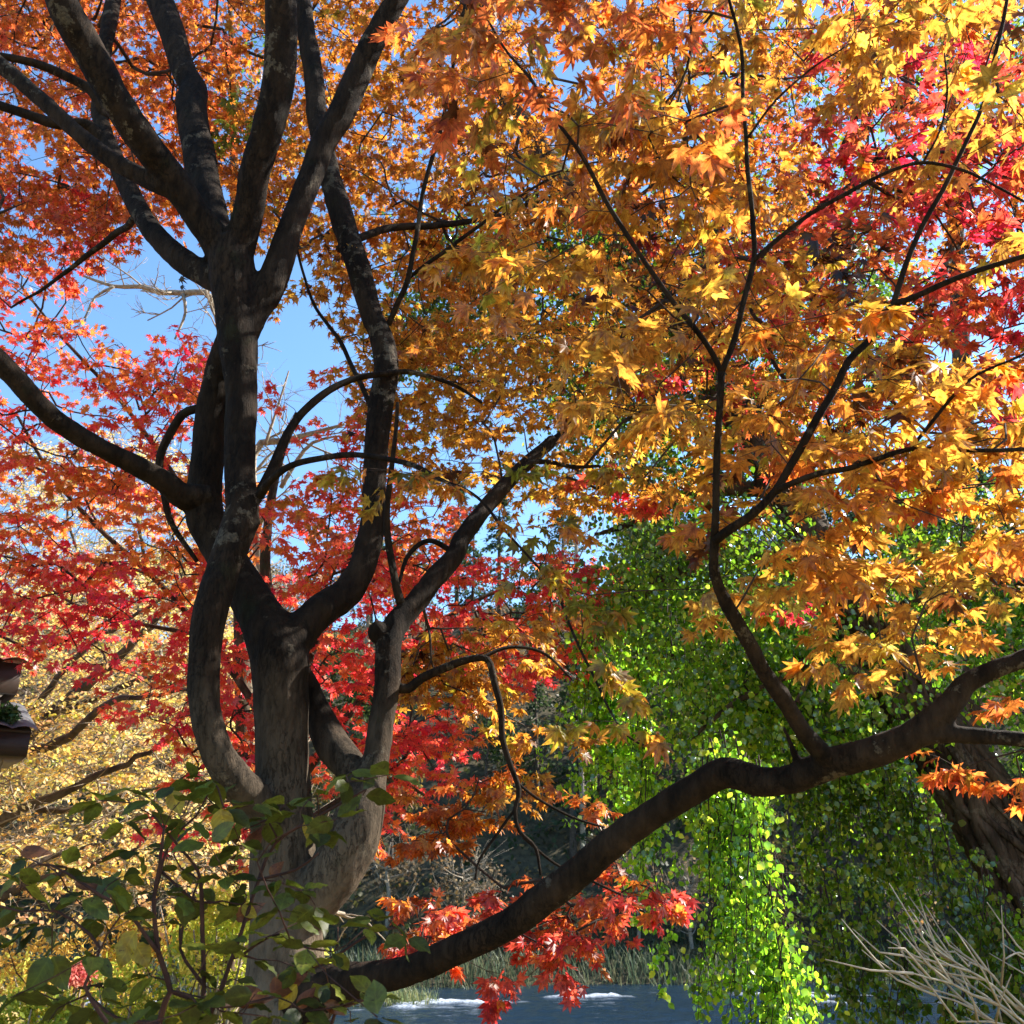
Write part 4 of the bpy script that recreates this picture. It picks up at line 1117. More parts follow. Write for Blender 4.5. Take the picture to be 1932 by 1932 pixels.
    low = {
        'main': [(560, 1900, 118, 3.42), (600, 1872, 96, 3.4), (640, 1856, 76, 3.38), (700, 1846, 62, 3.34), (775, 1829, 55, 3.28), (875, 1786, 56, 3.18), (966, 1741, 58, 3.1), (1016, 1704, 60, 3.05), (1091, 1646, 59, 2.98), (1166, 1581, 56, 2.9), (1241, 1531, 54, 2.83), (1316, 1486, 55, 2.76), (1350, 1464, 56, 2.73), (1381, 1458, 58, 2.7), (1441, 1476, 56, 2.65), (1506, 1466, 56, 2.6), (1566, 1441, 60, 2.55), (1641, 1421, 57, 2.48), (1716, 1391, 53, 2.42), (1764, 1358, 54, 2.38), (1796, 1326, 48, 2.35), (1826, 1287, 41, 2.33), (1881, 1261, 36, 2.3), (1936, 1240, 34, 2.28), (2030, 1190, 30, 2.24), (2150, 1100, 24, 2.2)],
        'fork': [(1740, 1386, 44, 2.4), (1786, 1385, 35, 2.37), (1856, 1389, 32, 2.34), (1936, 1396, 30, 2.3), (2040, 1400, 26, 2.26), (2160, 1380, 20, 2.2)],
        'riser': [(1575, 1448, 46, 2.55), (1554, 1424, 40, 2.52), (1516, 1381, 34, 2.47), (1486, 1331, 34, 2.42), (1441, 1266, 32, 2.36), (1401, 1191, 29, 2.3), (1366, 1131, 26, 2.25), (1347, 1076, 23, 2.2), (1348, 1012, 20, 2.15)],
        'stub': [(1518, 1462, 26, 2.58), (1502, 1432, 16, 2.58), (1492, 1405, 13, 2.57), (1478, 1370, 9, 2.56)],
    }
    for k, (nm, p) in enumerate(low.items()):
        pts, rad = px_path(p, 3); q, r = catmull(pts, rad, .03); ll.add(q, r, 16, lump=.06, seed=31 + k); gw.skeleton(pts, rad, .05)
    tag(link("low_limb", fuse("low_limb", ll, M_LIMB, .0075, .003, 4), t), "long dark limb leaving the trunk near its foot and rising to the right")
    # branches too slender to fuse
    br = Tubes()
    slim = [
        ([(1348, 1020, 19), (1375, 1000, 18), (1420, 970, 17), (1460, 930, 16), (1490, 880, 16), (1520, 830, 15), (1570, 740, 14), (1600, 680, 14), (1640, 640, 13), (1681, 575, 13)], 2.15, 2.0),
        ([(1681, 575, 12), (1711, 490, 11), (1746, 410, 10), (1786, 340, 9), (1826, 260, 8), (1861, 175, 8), (1901, 0, 7), (1915, -90, 6)], 2.0, 1.85),
        ([(1681, 575, 12), (1726, 560, 12), (1816, 520, 11), (1932, 482, 10), (2040, 440, 8)], 2.0, 1.85),
        ([(1461, 928, 13), (1541, 895, 12), (1600, 884, 11), (1666, 865, 10), (1716, 851, 10), (1816, 850, 9), (1932, 845, 8), (2050, 830, 6)], 2.06, 1.9),
        ([(1716, 851, 7), (1766, 790, 7), (1826, 720, 6), (1880, 690, 5), (1932, 668, 5), (2020, 600, 4)], 1.98, 1.85),
        ([(1348, 1015, 16), (1351, 950, 15), (1353, 850, 14), (1357, 780, 14), (1364, 695, 14)], 2.15, 2.04),
        ([(1364, 700, 11), (1336, 655, 11), (1276, 580, 10), (1216, 490, 9), (1156, 400, 9), (1106, 310, 8), (1041, 215, 7), (996, 145, 6), (950, 90, 5), (900, 0, 4)], 2.04, 1.85),
        ([(1364, 700, 12), (1383, 650, 12), (1401, 575, 11), (1422, 492, 11), (1418, 425, 10), (1411, 325, 9), (1408, 250, 8), (1401, 150, 8), (1394, 75, 7), (1376, -5, 6), (1360, -90, 5)], 2.04, 1.85),
        ([(1422, 492, 9), (1466, 450, 9), (1516, 412, 8), (1591, 370, 8), (1666, 330, 7), (1741, 306, 7), (1816, 320, 6), (1880, 352, 5), (1940, 384, 5)], 1.96, 1.8),
        ([(1741, 306, 5), (1776, 245, 4), (1788, 175, 4), (1780, 100, 3)], 1.88, 1.8),
        ([(1411, 260, 5), (1466, 190, 5), (1530, 130, 4), (1590, 90, 3)], 1.92, 1.8),
        # right stem's side shoots
        ([(756, 1140, 18), (745, 1096, 15), (733, 1016, 13), (731, 966, 12), (733, 920, 11), (742, 850, 9), (750, 760, 7)], 3.64, 3.5),
        ([(750, 1296, 22), (770, 1298, 20), (795, 1279, 19), (840, 1260, 18), (882, 1246, 15), (920, 1246, 13), (932, 1286, 13), (946, 1336, 12), (948, 1391, 12), (962, 1440, 11), (978, 1490, 10), (970, 1530, 9), (978, 1570, 8), (1010, 1600, 7), (1020, 1650, 5)], 3.56, 3.5),
        ([(972, 1525, 6), (940, 1570, 6), (905, 1620, 5), (895, 1660, 4)], 3.52, 3.5),
        ([(978, 1480, 6), (1020, 1510, 5), (1080, 1540, 5), (1140, 1560, 4)], 3.52, 3.6),
        ([(985, 1580, 6), (1050, 1630, 5), (1110, 1660, 5), (1180, 1690, 4)], 3.52, 3.6),
        ([(900, 1246, 8), (960, 1220, 7), (1020, 1230, 6), (1080, 1280, 4)], 3.56, 3.7),
        ([(470, 960, 24), (487, 938, 21), (515, 880, 19), (548, 808, 17), (600, 752, 15), (660, 717, 13), (725, 706, 12), (780, 702, 10), (850, 725, 7), (910, 760, 5)], 3.4, 3.9),
        ([(490, 935, 18), (508, 910, 15), (550, 880, 13), (625, 861, 12), (700, 860, 11), (775, 876, 10), (830, 902, 8), (900, 940, 6), (960, 1010, 5), (1041, 1101, 5), (1076, 1181, 5), (1116, 1266, 5), (1156, 1351, 4), (1191, 1396, 4), (1250, 1420, 3)], 3.36, 2.3),
        ([(733, 612, 12), (752, 570, 11), (770, 525, 10), (785, 450, 9), (800, 350, 8), (830, 250, 8), (846, 165, 7), (870, 50, 6), (890, -60, 5)], 3.84, 3.5),
        ([(770, 525, 8), (825, 485, 8), (900, 430, 7), (966, 380, 6), (1050, 330, 5)], 3.8, 3.6),
        ([(640, 470, 16), (690, 445, 15), (740, 430, 14), (830, 425, 12), (930, 410, 9), (1020, 380, 6)], 3.92, 4.6),
        ([(716, 800, 12), (692, 750, 10), (668, 700, 9), (640, 640, 8), (590, 570, 6), (560, 470, 5)], 3.78, 4.2),
        ([(378, 770, 17), (345, 783, 17), (318, 825, 17), (302, 875, 15), (312, 945, 13), (330, 1000, 11), (372, 1060, 8)], 3.56, 3.7),
        ([(198, 225, 17), (172, 172, 18), (120, 140, 17), (60, 117, 15), (-5, 104, 14), (-90, 90, 11)], 4.1, 3.9),
        ([(196, 275, 22), (165, 236, 22), (100, 232, 20), (0, 198, 17), (-90, 170, 13)], 4.05, 3.9),
        ([(262, 398, 14), (245, 422, 14), (220, 440, 13), (160, 485, 10), (90, 540, 7), (20, 580, 4)], 3.8, 4.6),
        ([(960, 905, 10), (1010, 870, 9), (1075, 880, 8), (1130, 880, 6)], 4.08, 4.2),
        ([(1045, 832, 16), (1080, 800, 12), (1130, 745, 9), (1200, 700, 6)], 4.25, 4.4),
        ([(860, 1046, 12), (810, 1020, 10), (770, 1050, 9), (752, 1100, 6)], 3.84, 3.7),
    ]
    for k, (p, y0, y1) in enumerate(slim):
        pts, rad = px_path(p, y0, y1)
        q, r = catmull(pts, rad, .03)
        q = q + np.array([noise.noise_vector(Vector(c * 6)) for c in q]) * .006
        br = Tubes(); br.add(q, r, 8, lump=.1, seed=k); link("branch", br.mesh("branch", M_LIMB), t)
        gw.skeleton(pts, rad, .05)
    tw = Tubes()
    far = [  # the upper crown, above and behind the stems
        ([(1250, -220), (2150, -220), (2150, 900), (1500, 950), (1250, 700)], 3.4, 5.2, .7, 'ember', .7, .7, .043, .2),
        ([(1250, 500), (1700, 620), (2150, 640), (2150, 960), (1450, 960), (1250, 800)], 3.2, 4.8, .6, 'gold', .6, .7, .043, .2),
        ([(-200, -220), (420, -220), (440, 200), (420, 330), (330, 430), (160, 420), (-200, 540)], 4.6, 7.0, 1.9, 'orange', .75, .7, .045, .2),
        ([(-200, 300), (180, 330), (240, 440), (120, 520), (-200, 560)], 4.8, 7.0, .8, 'orangered', .75, .7, .045, .2),
        ([(400, -220), (950, -220), (1000, 200), (1000, 500), (900, 640), (760, 640), (620, 480), (400, 420)], 4.2, 6.6, 1.55, 'amber', .7, .7, .045, .2),
        ([(620, 420), (760, 600), (900, 560), (1250, 560), (1350, 800), (1250, 930), (1050, 960), (900, 930), (770, 870), (710, 760)], 3.9, 6.0, 1.5, 'gold', .6, .6, .045, .2),
        ([(900, -220), (1500, -220), (1500, 500), (1200, 600), (950, 500)], 4.2, 6.4, .9, 'amber', .7, .7, .045, .2),
        ([(520, 540), (640, 480), (760, 640), (700, 760), (600, 680)], 4.0, 5.4, .8, 'gold', .7, .7, .045, .2),
        ([(480, 880), (700, 850), (860, 900), (830, 1000), (700, 1060), (520, 960)], 4.2, 5.4, .35, 'orange', .7, .7, .048, .18),
    ]
    lv = maple_crown(gw, tw, far, .04, SKY_HOLES, MAPLE_LO)
    link("crown", lv.mesh("crown", M_MAPLE), t)
    near = [  # sprays from the low limb, close to the camera
        ([(930, 130), (1300, 230), (1500, 420), (1660, 620), (1960, 740), (2120, 900), (2100, 1080), (1700, 1080), (1380, 1020), (1180, 920), (1150, 600), (950, 480)], 1.9, 3.1, 1.0, 'gold_near', .6, .8, .052, .19),
        ([(1250, -180), (2150, -180), (2150, 480), (1760, 420), (1400, 520), (1250, 300)], 1.7, 2.7, .62, 'yellow', .65, .8, .054, .19),
        ([(850, -180), (1300, -180), (1280, 260), (1080, 340), (900, 190)], 1.6, 2.5, 1.0, 'peach', .65, .9, .052, .18),
        ([(740, -120), (900, -120), (880, 60), (760, 90)], 1.6, 2.3, .6, 'peach', .65, .9, .052, .17),
        ([(1270, 1080), (1480, 1040), (1760, 1100), (1790, 1300), (1640, 1270), (1560, 1290), (1480, 1300), (1440, 1220), (1290, 1140)], 2.2, 3.3, 1.15, 'palegold', .5, .7, .047, .17),
        ([(1340, 960), (1780, 960), (1800, 1120), (1400, 1110)], 2.1, 3.2, .9, 'gold_near', .5, .7, .052, .18),
        ([(1690, 1345), (2100, 1320), (2100, 1480), (1900, 1500), (1740, 1440)], 2.3, 3.2, 1.2, 'peach', .55, .8, .047, .16),
        ([(1640, 960), (2100, 900), (2100, 1210), (1800, 1190)], 2.0, 3.3, .85, 'yellow', .55, .8, .052, .18),
    ]
    lv = maple_crown(gw, tw, near, .046, [(1150, 1020, 85, 60, .95), (1560, 900, 60, 30, .6), (1920, 1240, 140, 75, .98), (1900, 1385, 110, 32, .9), (1560, 1380, 90, 110, .95)], MAPLE_HI)
    tag(link("near_crown", lv.mesh("near_crown", M_MAPLE), t), "large golden leaves hanging close overhead at the right")
    bough = [
        ([(770, 1185), (1000, 1150), (1120, 1230), (1110, 1440), (1000, 1500), (900, 1460), (870, 1350), (770, 1290)], 3.3, 4.1, 1.5, 'gold', .7, .9, .043, .15),
        ([(870, 1440), (1080, 1410), (1190, 1520), (1150, 1590), (1000, 1540), (830, 1620), (780, 1560)], 3.3, 4.0, 1.2, 'boughorange', .7, .9, .042, .15),
        ([(840, 1640), (960, 1590), (1130, 1600), (1250, 1690), (1240, 1740), (1140, 1740), (1080, 1800), (960, 1720), (800, 1790), (780, 1760)], 3.3, 3.9, 1.9, 'bough_red', .7, .9, .041, .13),
        ([(780, 1650), (960, 1600), (1000, 1700), (880, 1770), (780, 1800)], 3.3, 3.8, 1.4, 'bough_red', .7, 1.0, .041, .12),
        ([(940, 1790), (1090, 1770), (1100, 1840), (1000, 1880), (960, 1880)], 3.3, 3.7, 1.3, 'bough_red', .7, 1.0, .041, .11),
        ([(830, 1830), (930, 1800), (940, 1840), (860, 1870)], 3.3, 3.7, .6, 'bough_red', .7, 1.0, .041, .11),
        ([(720, 1400), (820, 1380), (830, 1480), (730, 1600)], 3.6, 4.1, .5, 'orange', .7, .9, .042, .13),
    ]
    lv = maple_crown(gw, tw, bough, .035, [], MAPLE_HI, boost=2.1)
    tag(link("hanging_bough_leaves", lv.mesh("hanging_bough_leaves", M_MAPLE), t), "drooping bough turning from gold at the top to red at its tips")
    green = [
        ([(690, 830), (900, 850), (1060, 900), (1060, 1010), (960, 1010), (850, 940), (700, 880)], 2.5, 3.1, .7, 'limegold', .5, 1.0, .046, .16),
        ([(950, 1000), (1090, 1040), (1180, 1200), (1250, 1340), (1210, 1410), (1120, 1300), (1040, 1150)], 2.2, 2.6, .75, 'limegold', .5, 1.3, .046, .15),
        ([(420, 130), (480, 150), (500, 320), (420, 300)], 3.6, 4.4, .5, 'olive', .7, .8, .04, .15),
    ]
    lv = maple_crown(gw, tw, green, .046, [], MAPLE_HI)
    tag(link("greenish_leaves", lv.mesh("greenish_leaves", M_MAPLE), t), "still half-green leaves on a thin trailing twig")
    # withered brown leaves caught in the twigs
    lv = Leaves(MAPLE_LO)
    for (x, y, Y, n) in ((1600, 510, 2.2, 26), (1560, 470, 2.2, 14), (1650, 440, 2.2, 8), (680, 825, 3.9, 8), (1230, 400, 2.4, 8), (346, 514, 3.62, 5)):
        for i in range(n):
            q = P(x + rng.normal(0, 22), y + rng.normal(0, 26), Y + rng.normal(0, .06))
            lv.add(q, unit(rng.normal(0, .6, 3) + [0, 0, -1]), unit(rng.normal(0, 1, 3)), .034 * rng.uniform(.7, 1.2), S(70, 36, 20) * rng.uniform(.5, 1.2), S(60, 30, 18), rng.uniform(.6, 1.4))
    tag(link("withered_leaves", lv.mesh("withered_leaves", M_MAPLE), t), "curled dark brown leaves clinging among the gold ones")
    gw.tubes(tw, .0013, .47, 5, .012)
    tag(link("fine_twigs", tw.mesh("fine_twigs", M_TWIG), t), kind="stuff")
main_maple()

# ================================================================== IVY-COVERED TREE on the right, leaning up to the left
def ivy_tree():
    Y = 6.4
    path = [(2080, 1990, 150, 5.8), (1990, 1760, 140, 5.9), (1905, 1600, 128, 6.0), (1810, 1450, 110, 6.1), (1720, 1330, 95, 6.2), (1640, 1210, 88, 6.3), (1570, 1080, 82, 6.4), (1480, 920, 76, 6.6), (1380, 760, 72, 6.8), (1280, 620, 66, 7.0), (1190, 500, 60, 7.2), (1090, 380, 52, 7.4), (990, 240, 42, 7.6), (900, 80, 30, 7.9), (850, -80, 20, 8.1)]
    pts, rad = px_path(path, Y)
    g = float(height(pts[0][0] + .3, pts[0][1]))
    pts = np.concatenate([[[pts[0][0] + .35, pts[0][1], g - .3]], pts]); rad = np.concatenate([[rad[0] * 1.15], rad])
    t = thing("ivy_covered_tree", (pts[0][0], pts[0][1], g), "thick leaning tree wrapped and curtained in hanging green ivy at the right", "tree")
    tb = Tubes(); gw = Grower()
    q, r = catmull(pts, rad, .07); tb.add(q, r, 18, lump=.1, seed=4); gw.skeleton(pts, rad, .3)
    limbs = [[(1570, 1080, 46, 6.4), (1480, 1060, 34, 6.5), (1380, 1050, 28, 6.6), (1260, 1090, 24, 6.7), (1180, 1150, 18, 6.8), (1120, 1230, 10, 6.8)],
             [(1640, 1210, 40, 6.3), (1560, 1230, 26, 6.2), (1470, 1280, 20, 6.1), (1380, 1330, 15, 6.0), (1300, 1400, 9, 6.0)],
             [(1720, 1330, 40, 6.2), (1620, 1270, 24, 6.0), (1540, 1265, 18, 5.9), (1500, 1330, 12, 5.8)],
             [(1480, 920, 36, 6.6), (1320, 930, 24, 6.8), (1200, 985, 16, 7.0), (1120, 1010, 9, 7.0)],
             [(1380, 760, 34, 6.8), (1290, 768, 24, 6.9), (1190, 776, 19, 7.0), (1060, 800, 12, 7.1)],
             [(1280, 620, 30, 7.0), (1150, 625, 22, 7.2), (980, 620, 17, 7.3), (880, 630, 12, 7.4), (770, 660, 7, 7.5)],
             [(1190, 500, 26, 7.2), (1060, 470, 18, 7.4), (930, 460, 13, 7.6), (820, 450, 7, 7.8)],
             [(1480, 920, 30, 6.6), (1600, 800, 24, 6.6), (1720, 640, 20, 6.6), (1800, 460, 16, 6.7), (1860, 250, 10, 6.8)],
             [(1640, 1210, 30, 6.3), (1760, 1100, 24, 6.3), (1880, 1020, 18, 6.3), (2000, 950, 10, 6.3)],
             [(1280, 620, 28, 7.0), (1330, 480, 22, 7.1), (1400, 330, 16, 7.2), (1430, 150, 10, 7.3)]]
    for k, p in enumerate(limbs):
        a, b = px_path(p, Y); q, r = catmull(a, b, .08); tb.add(q, r, 10, lump=.12, seed=9 + k); gw.skeleton(a, b, .3)
    link("trunk", fuse("trunk", tb, M_OLDBARK, .022, .008, 3), t)
    # clinging root stems wound over the lower trunk
    rt = Tubes()
    for k in range(26):
        ph = rng.uniform(0, 6.28); tw_ = rng.uniform(-1.5, 1.5); s0 = rng.uniform(0, .3); s1 = rng.uniform(.5, .95)
        qq, rr = catmull(pts[:9], rad[:9], .12)
        n = len(qq); tan = np.gradient(qq, axis=0); tan = unit(tan)
        o, orr = [], []
        for i in range(int(n * s0), int(n * s1)):
            u = unit(np.cross(tan[i], [0, 1, .2])); w = np.cross(tan[i], u); a = ph + tw_ * i / n * 3 + .25 * math.sin(i * .8 + k)
            o.append(qq[i] + (u * math.cos(a) + w * math.sin(a)) * (rr[i] * 1.02 + .01)); orr.append(rng.uniform(.9, 1.1) * (.012 + .012 * (k % 3)))
        rt.add(o, orr, 6, lump=.1, seed=k)
    tag(link("ivy_stems", rt.mesh("ivy_stems", M_OLDBARK), t), "brown woody ivy stems wound round the leaning trunk", kind="stuff")
    G1, G2, G3, G4 = S(110, 158, 38), S(146, 190, 44), S(78, 122, 36), S(196, 214, 70)
    lv = Leaves(IVY); tw = Tubes()
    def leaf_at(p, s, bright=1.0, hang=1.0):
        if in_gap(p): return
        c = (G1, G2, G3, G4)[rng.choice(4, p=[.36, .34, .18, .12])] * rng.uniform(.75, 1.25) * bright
        a = unit(np.array([rng.normal(0, .5), rng.normal(0, .5), -1.0 * hang + rng.normal(0, .4)]))
        nr = unit(np.array([rng.normal(0, 1), rng.normal(0, 1), .35]))
        lv.add(p, a, nr, s * rng.uniform(.7, 1.25), c, c, rng.uniform(-.1, .3))
    # leafy boughs
    z = [([(740, 560), (860, 400), (1040, 400), (1260, 560), (1260, 900), (1100, 900), (1000, 660), (780, 720)], 6.6, 8.2, 1.9),
         ([(1100, 400), (1700, 400), (1720, 950), (1250, 960)], 6.4, 7.6, .85),
         ([(1100, 930), (1240, 930), (1240, 1000), (1130, 1000)], 6.8, 7.4, .35),
         ([(1190, 1040), (1300, 985), (1520, 1030), (1530, 1380), (1330, 1400), (1180, 1280), (1120, 1160)], 5.9, 7.5, 2.6),
         ([(1640, 930), (2120, 860), (2120, 1340), (1820, 1330), (1700, 1150)], 5.8, 7.2, 1.5),
         ([(1480, 1180), (1720, 1180), (1760, 1420), (1480, 1460)], 5.6, 6.8, 1.2),
         ([(1200, 1080), (1720, 1080), (1720, 1440), (1300, 1400)], 7.0, 8.2, 1.6),
         ([(1500, 1440), (1960, 1440), (2000, 1560), (1560, 1560)], 6.6, 8.0, .5),
         ([(1620, -100), (2050, -100), (2000, 330), (1800, 350), (1700, 200)], 6.4, 7.4, .45),
         ([(1300, 100), (1640, 60), (1640, 420), (1300, 420)], 6.6, 7.6, .4)]
    z.append(([(1990, 800), (2700, 760), (2700, 1500), (1990, 1500)], 5.4, 8.0, 2.2))
    T = []
    for poly, y0, y1, cov in z: T += [q[0] for q in zone_targets(poly, y0, y1, cov * 1.5, .045, 26, [(1150, 1015, 90, 45, .95)])]
    gw.grow(T, step=.2, wob=.02)
    for q in T:
        for i in range(84):
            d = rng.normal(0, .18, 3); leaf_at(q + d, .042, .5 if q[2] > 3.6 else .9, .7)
    # hanging curtains: strands that trail from the boughs, leafy in bursts
    def strand(x, y0, Yd, y1, dens=1.0, s=.042, spread=.035, lit_tone=1.1):
        a = P(x, y0, Yd); L = a[2] - P(x, y1, Yd)[2]
        n = max(5, int(L / .10)); p = [a]; dr = np.zeros(2)
        for i in range(n):
            dr = dr * .7 + rng.normal(0, .014, 2)
            p.append(p[-1] + np.array([dr[0], dr[1], -L / n]))
        p = np.array(p)
        tw.add(p, np.linspace(.004, .0012, len(p)), 4)
        def at(u):
            k = min(int(u), len(p) - 2); return p[k] + (p[k + 1] - p[k]) * (u - k)
        nb = max(2, int(L / .052 * dens))
        for b in range(nb):
            u = rng.random() * (len(p) - 1.001); q0 = at(u)
            side = np.array([rng.normal(0, .07), rng.normal(0, .07), rng.uniform(-.10, .02)]) * (spread / .035)
            tw.add([q0, q0 + side * .5 + [0, 0, .012], q0 + side], [.0016, .0012, .0008], 3)
            for i in range(rng.integers(4, 10)):
                leaf_at(q0 + side * rng.random() + rng.normal(0, spread * .6, 3), s * rng.uniform(.6, 1.15), lit_tone, rng.uniform(.5, 1.4))
    # ropes of strands with gaps between them: (x, top, bottom, metres ahead, strands, half width)
    for x, y0, y1, Yd, k, hw in ((1105, 1220, 1440, 6.7, 9, 15), (1135, 1200, 1560, 6.6, 12, 16), (1168, 1210, 1600, 6.5, 13, 16), (1200, 1240, 1560, 6.4, 11, 14), (1208, 1400, 1770, 6.3, 6, 9),
                                 (1310, 1440, 1600, 6.1, 7, 14), (1335, 1420, 1720, 6.0, 12, 15), (1365, 1400, 1900, 5.9, 15, 17), (1395, 1420, 1990, 5.8, 16, 17), (1425, 1450, 1960, 5.7, 13, 15), (1450, 1640, 2000, 5.6, 13, 16), (1480, 1770, 2010, 5.5, 10, 16),
                                 (1270, 1150, 1430, 6.8, 8, 22), (1330, 1150, 1400, 6.9, 8, 22), (1420, 1180, 1440, 6.6, 8, 20), (1500, 1200, 1560, 6.4, 8, 20),
                                 (1535, 1300, 1640, 6.3, 8, 18), (1590, 1330, 1780, 6.4, 8, 18), (1650, 1350, 1720, 6.2, 8, 18), (1560, 1660, 1980, 6.0, 7, 18), (1630, 1720, 2000, 5.8, 8, 20),
                                 (1715, 1450, 1700, 5.9, 8, 18), (1775, 1560, 1860, 5.6, 8, 18), (1845, 1620, 2000, 5.3, 9, 20), (1700, 1760, 2010, 5.5, 8, 20), (1905, 1700, 2020, 5.1, 9, 22), (1800, 1850, 2030, 5.0, 9, 24), (1520, 1560, 1800, 6.6, 5, 14), (1680, 1560, 1860, 6.8, 5, 16), (1960, 1760, 2050, 5.0, 8, 24)):
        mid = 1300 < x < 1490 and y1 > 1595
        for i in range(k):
            strand(rng.normal(x, hw * .6), y0 + rng.uniform(-30, 60), Yd - .95 * mid + rng.normal(0, .10), y1 - abs(rng.normal(0, .22)) * (y1 - y0), 1.0, .036 if mid else .042, lit_tone=1.35 if x < 1212 or mid else .62)  # sun and shade put into leaf colour: lit curtains brighter, other ropes darker
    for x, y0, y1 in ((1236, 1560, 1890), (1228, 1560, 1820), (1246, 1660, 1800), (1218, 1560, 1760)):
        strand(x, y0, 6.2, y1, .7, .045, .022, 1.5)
    gw.tubes(tw, .002, .45, 4, .03)
    tag(link("fine_twigs", tw.mesh("fine_twigs", M_TWIG), t), kind="stuff")
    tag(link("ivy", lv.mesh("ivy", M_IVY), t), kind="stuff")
ivy_tree()

# ---- evergreen far behind the main maple at the top left, and the pale green tree at the top right
def leafy_tree(name, label, Y, path, zones, cols, leaf=.055, grp=None, per=26):
    pts, rad = px_path(path, Y)
    g = float(height(pts[0][0], Y))
    pts = np.concatenate([[[pts[0][0], pts[0][1], g - .3]], pts]); rad = np.concatenate([[rad[0] * 1.2], rad])
    t = thing(name, (pts[0][0], pts[0][1], g), label, "tree", grp)
    tb = Tubes(); gw = Grower(); q, r = catmull(pts, rad, .15); tb.add(q, r, 10, lump=.1); gw.skeleton(pts, rad, .5)
    link("trunk", tb.mesh("trunk", M_OLDBARK), t)
    lv = Leaves(IVY); tw = Tubes(); T = []
    for poly, y0, y1, cov in zones: T += [q[0] for q in zone_targets(poly, y0, y1, cov, leaf, per)]
    gw.grow(T, step=.25, wob=.02)
    for q in T:
        for i in range(per):
            c = cols[rng.integers(0, len(cols))] * rng.uniform(.75, 1.25)
            lv.add(q + rng.normal(0, .2, 3), unit(rng.normal(0, .6, 3) + [0, 0, -.6]), unit(rng.normal(0, .8, 3) + [0, 0, .5]), leaf * rng.uniform(.7, 1.2), c, c, .1)
    gw.tubes(tw, .004, .45, 4, .05)
    tag(link("fine_twigs", tw.mesh("fine_twigs", M_TWIG), t), kind="stuff")
    link("crown", lv.mesh("crown", M_IVY), t)
leafy_tree("evergreen_tree", "dark evergreen whose upper leaves show between the main maple's top stems", 9.0,
           [(455, 1500, 30), (450, 1000, 26), (445, 600, 20), (440, 200, 14), (430, -100, 6)],
           [([(360, -150), (620, -150), (560, 120), (500, 260), (390, 240)], 8, 9.6, .8), ([(640, 300), (780, 250), (800, 420), (690, 420)], 8, 9.6, .4)], [S(64, 96, 40), S(90, 120, 46), S(50, 80, 38)])
leafy_tree("pale_green_tree", "tall pale green tree with dark trunk against the sky at the top right", 11.0,
           [(1850, 1500, 40), (1830, 1000, 36), (1810, 600, 32), (1796, 250, 27), (1786, 80, 24), (1760, -80, 16)],
           [([(1640, -160), (2000, -160), (2000, 120), (1760, 160), (1640, 60)], 10, 12.5, .55)], [S(190, 200, 90), S(160, 180, 80), S(120, 150, 60)])

# ================================================================== BARE TREES whose pale twigs cross the sky
def bare_tree(label, Y, paths, seed, big=1.0):
    r0 = np.random.default_rng(seed)
    pts, rad = px_path(paths[0], Y)
    g = float(height(pts[0][0], Y))
    pts = np.concatenate([[[pts[0][0], pts[0][1], g - .3]], pts]); rad = np.concatenate([[rad[0] * 1.2], rad])
    t = thing("bare_tree", (pts[0][0], pts[0][1], g), label, "tree", "bare trees against the sky")
    tb = Tubes(); tw = Tubes()
    def fork(p, d, L, r, depth):
        n = 4; q = [p]
        for i in range(n):
            d = unit(d + r0.normal(0, .16, 3) + np.array([0, 0, .05])); q.append(q[-1] + d * L / n)
        tw.add(q, np.linspace(r, r * .6, n + 1), 4)
        if depth > 0:
            for k in range(3):
                u = r0.uniform(.3, 1); i = int(u * n)
                fork(q[i], unit(d + r0.normal(0, .55, 3)), L * r0.uniform(.5, .75), r * .55, depth - 1)
    for k, p in enumerate([None] + list(paths[1:])):
        if k: pts, rad = px_path(p, Y + r0.uniform(-.6, .6))
        q, r = catmull(pts, rad, .15 * big); tb.add(q, r, 8, lump=.1, seed=k)
        for i in range(4 if k == 0 else 0, len(q), 2):
            d = unit(q[min(i + 1, len(q) - 1)] - q[i - 1]) if i else unit(q[1] - q[0])
            fork(q[i], unit(d + r0.normal(0, .7, 3)), big * r0.uniform(.4, .9), max(.004, r[i] * .4), 2)
    link("trunk", tb.mesh("trunk", M_PALETWIG), t)
    tag(link("fine_twigs", tw.mesh("fine_twigs", M_PALETWIG), t), kind="stuff")
bare_tree("bare pale-branched tree whose thin boughs cross the blue gap left of the dark trunk", 10.5,
          [[(470, 1500, 26), (460, 1100, 22), (440, 760, 18), (405, 570, 13), (345, 553, 11), (300, 552, 10), (270, 541, 9), (215, 540, 7), (150, 518, 4)],
           [(345, 555, 7), (350, 590, 6), (330, 640, 4)], [(215, 541, 6), (180, 560, 5), (160, 600, 3)]], 5)
bare_tree("bare pale tree with crooked branches in the blue gap right of the dark trunk", 9.5,
          [[(500, 1500, 24), (490, 1100, 20), (478, 860, 16), (540, 832, 13), (600, 815, 10), (650, 800, 5)],
           [(530, 920, 9), (560, 870, 9), (590, 835, 7), (640, 822, 4)], [(500, 840, 7), (520, 780, 5), (545, 700, 3)]], 8)
bare_tree("slender pale bare tree standing against the small patch of sky in the centre", 56.0,
          [[(1092, 1270, 9), (1090, 1200, 9), (1086, 1000, 7), (1076, 900, 5), (1050, 800, 3)], [(1086, 1040, 5), (1130, 1025, 4), (1170, 1050, 3)], [(1084, 960, 5), (1040, 920, 4), (1000, 900, 3)]], 12, 4.0)

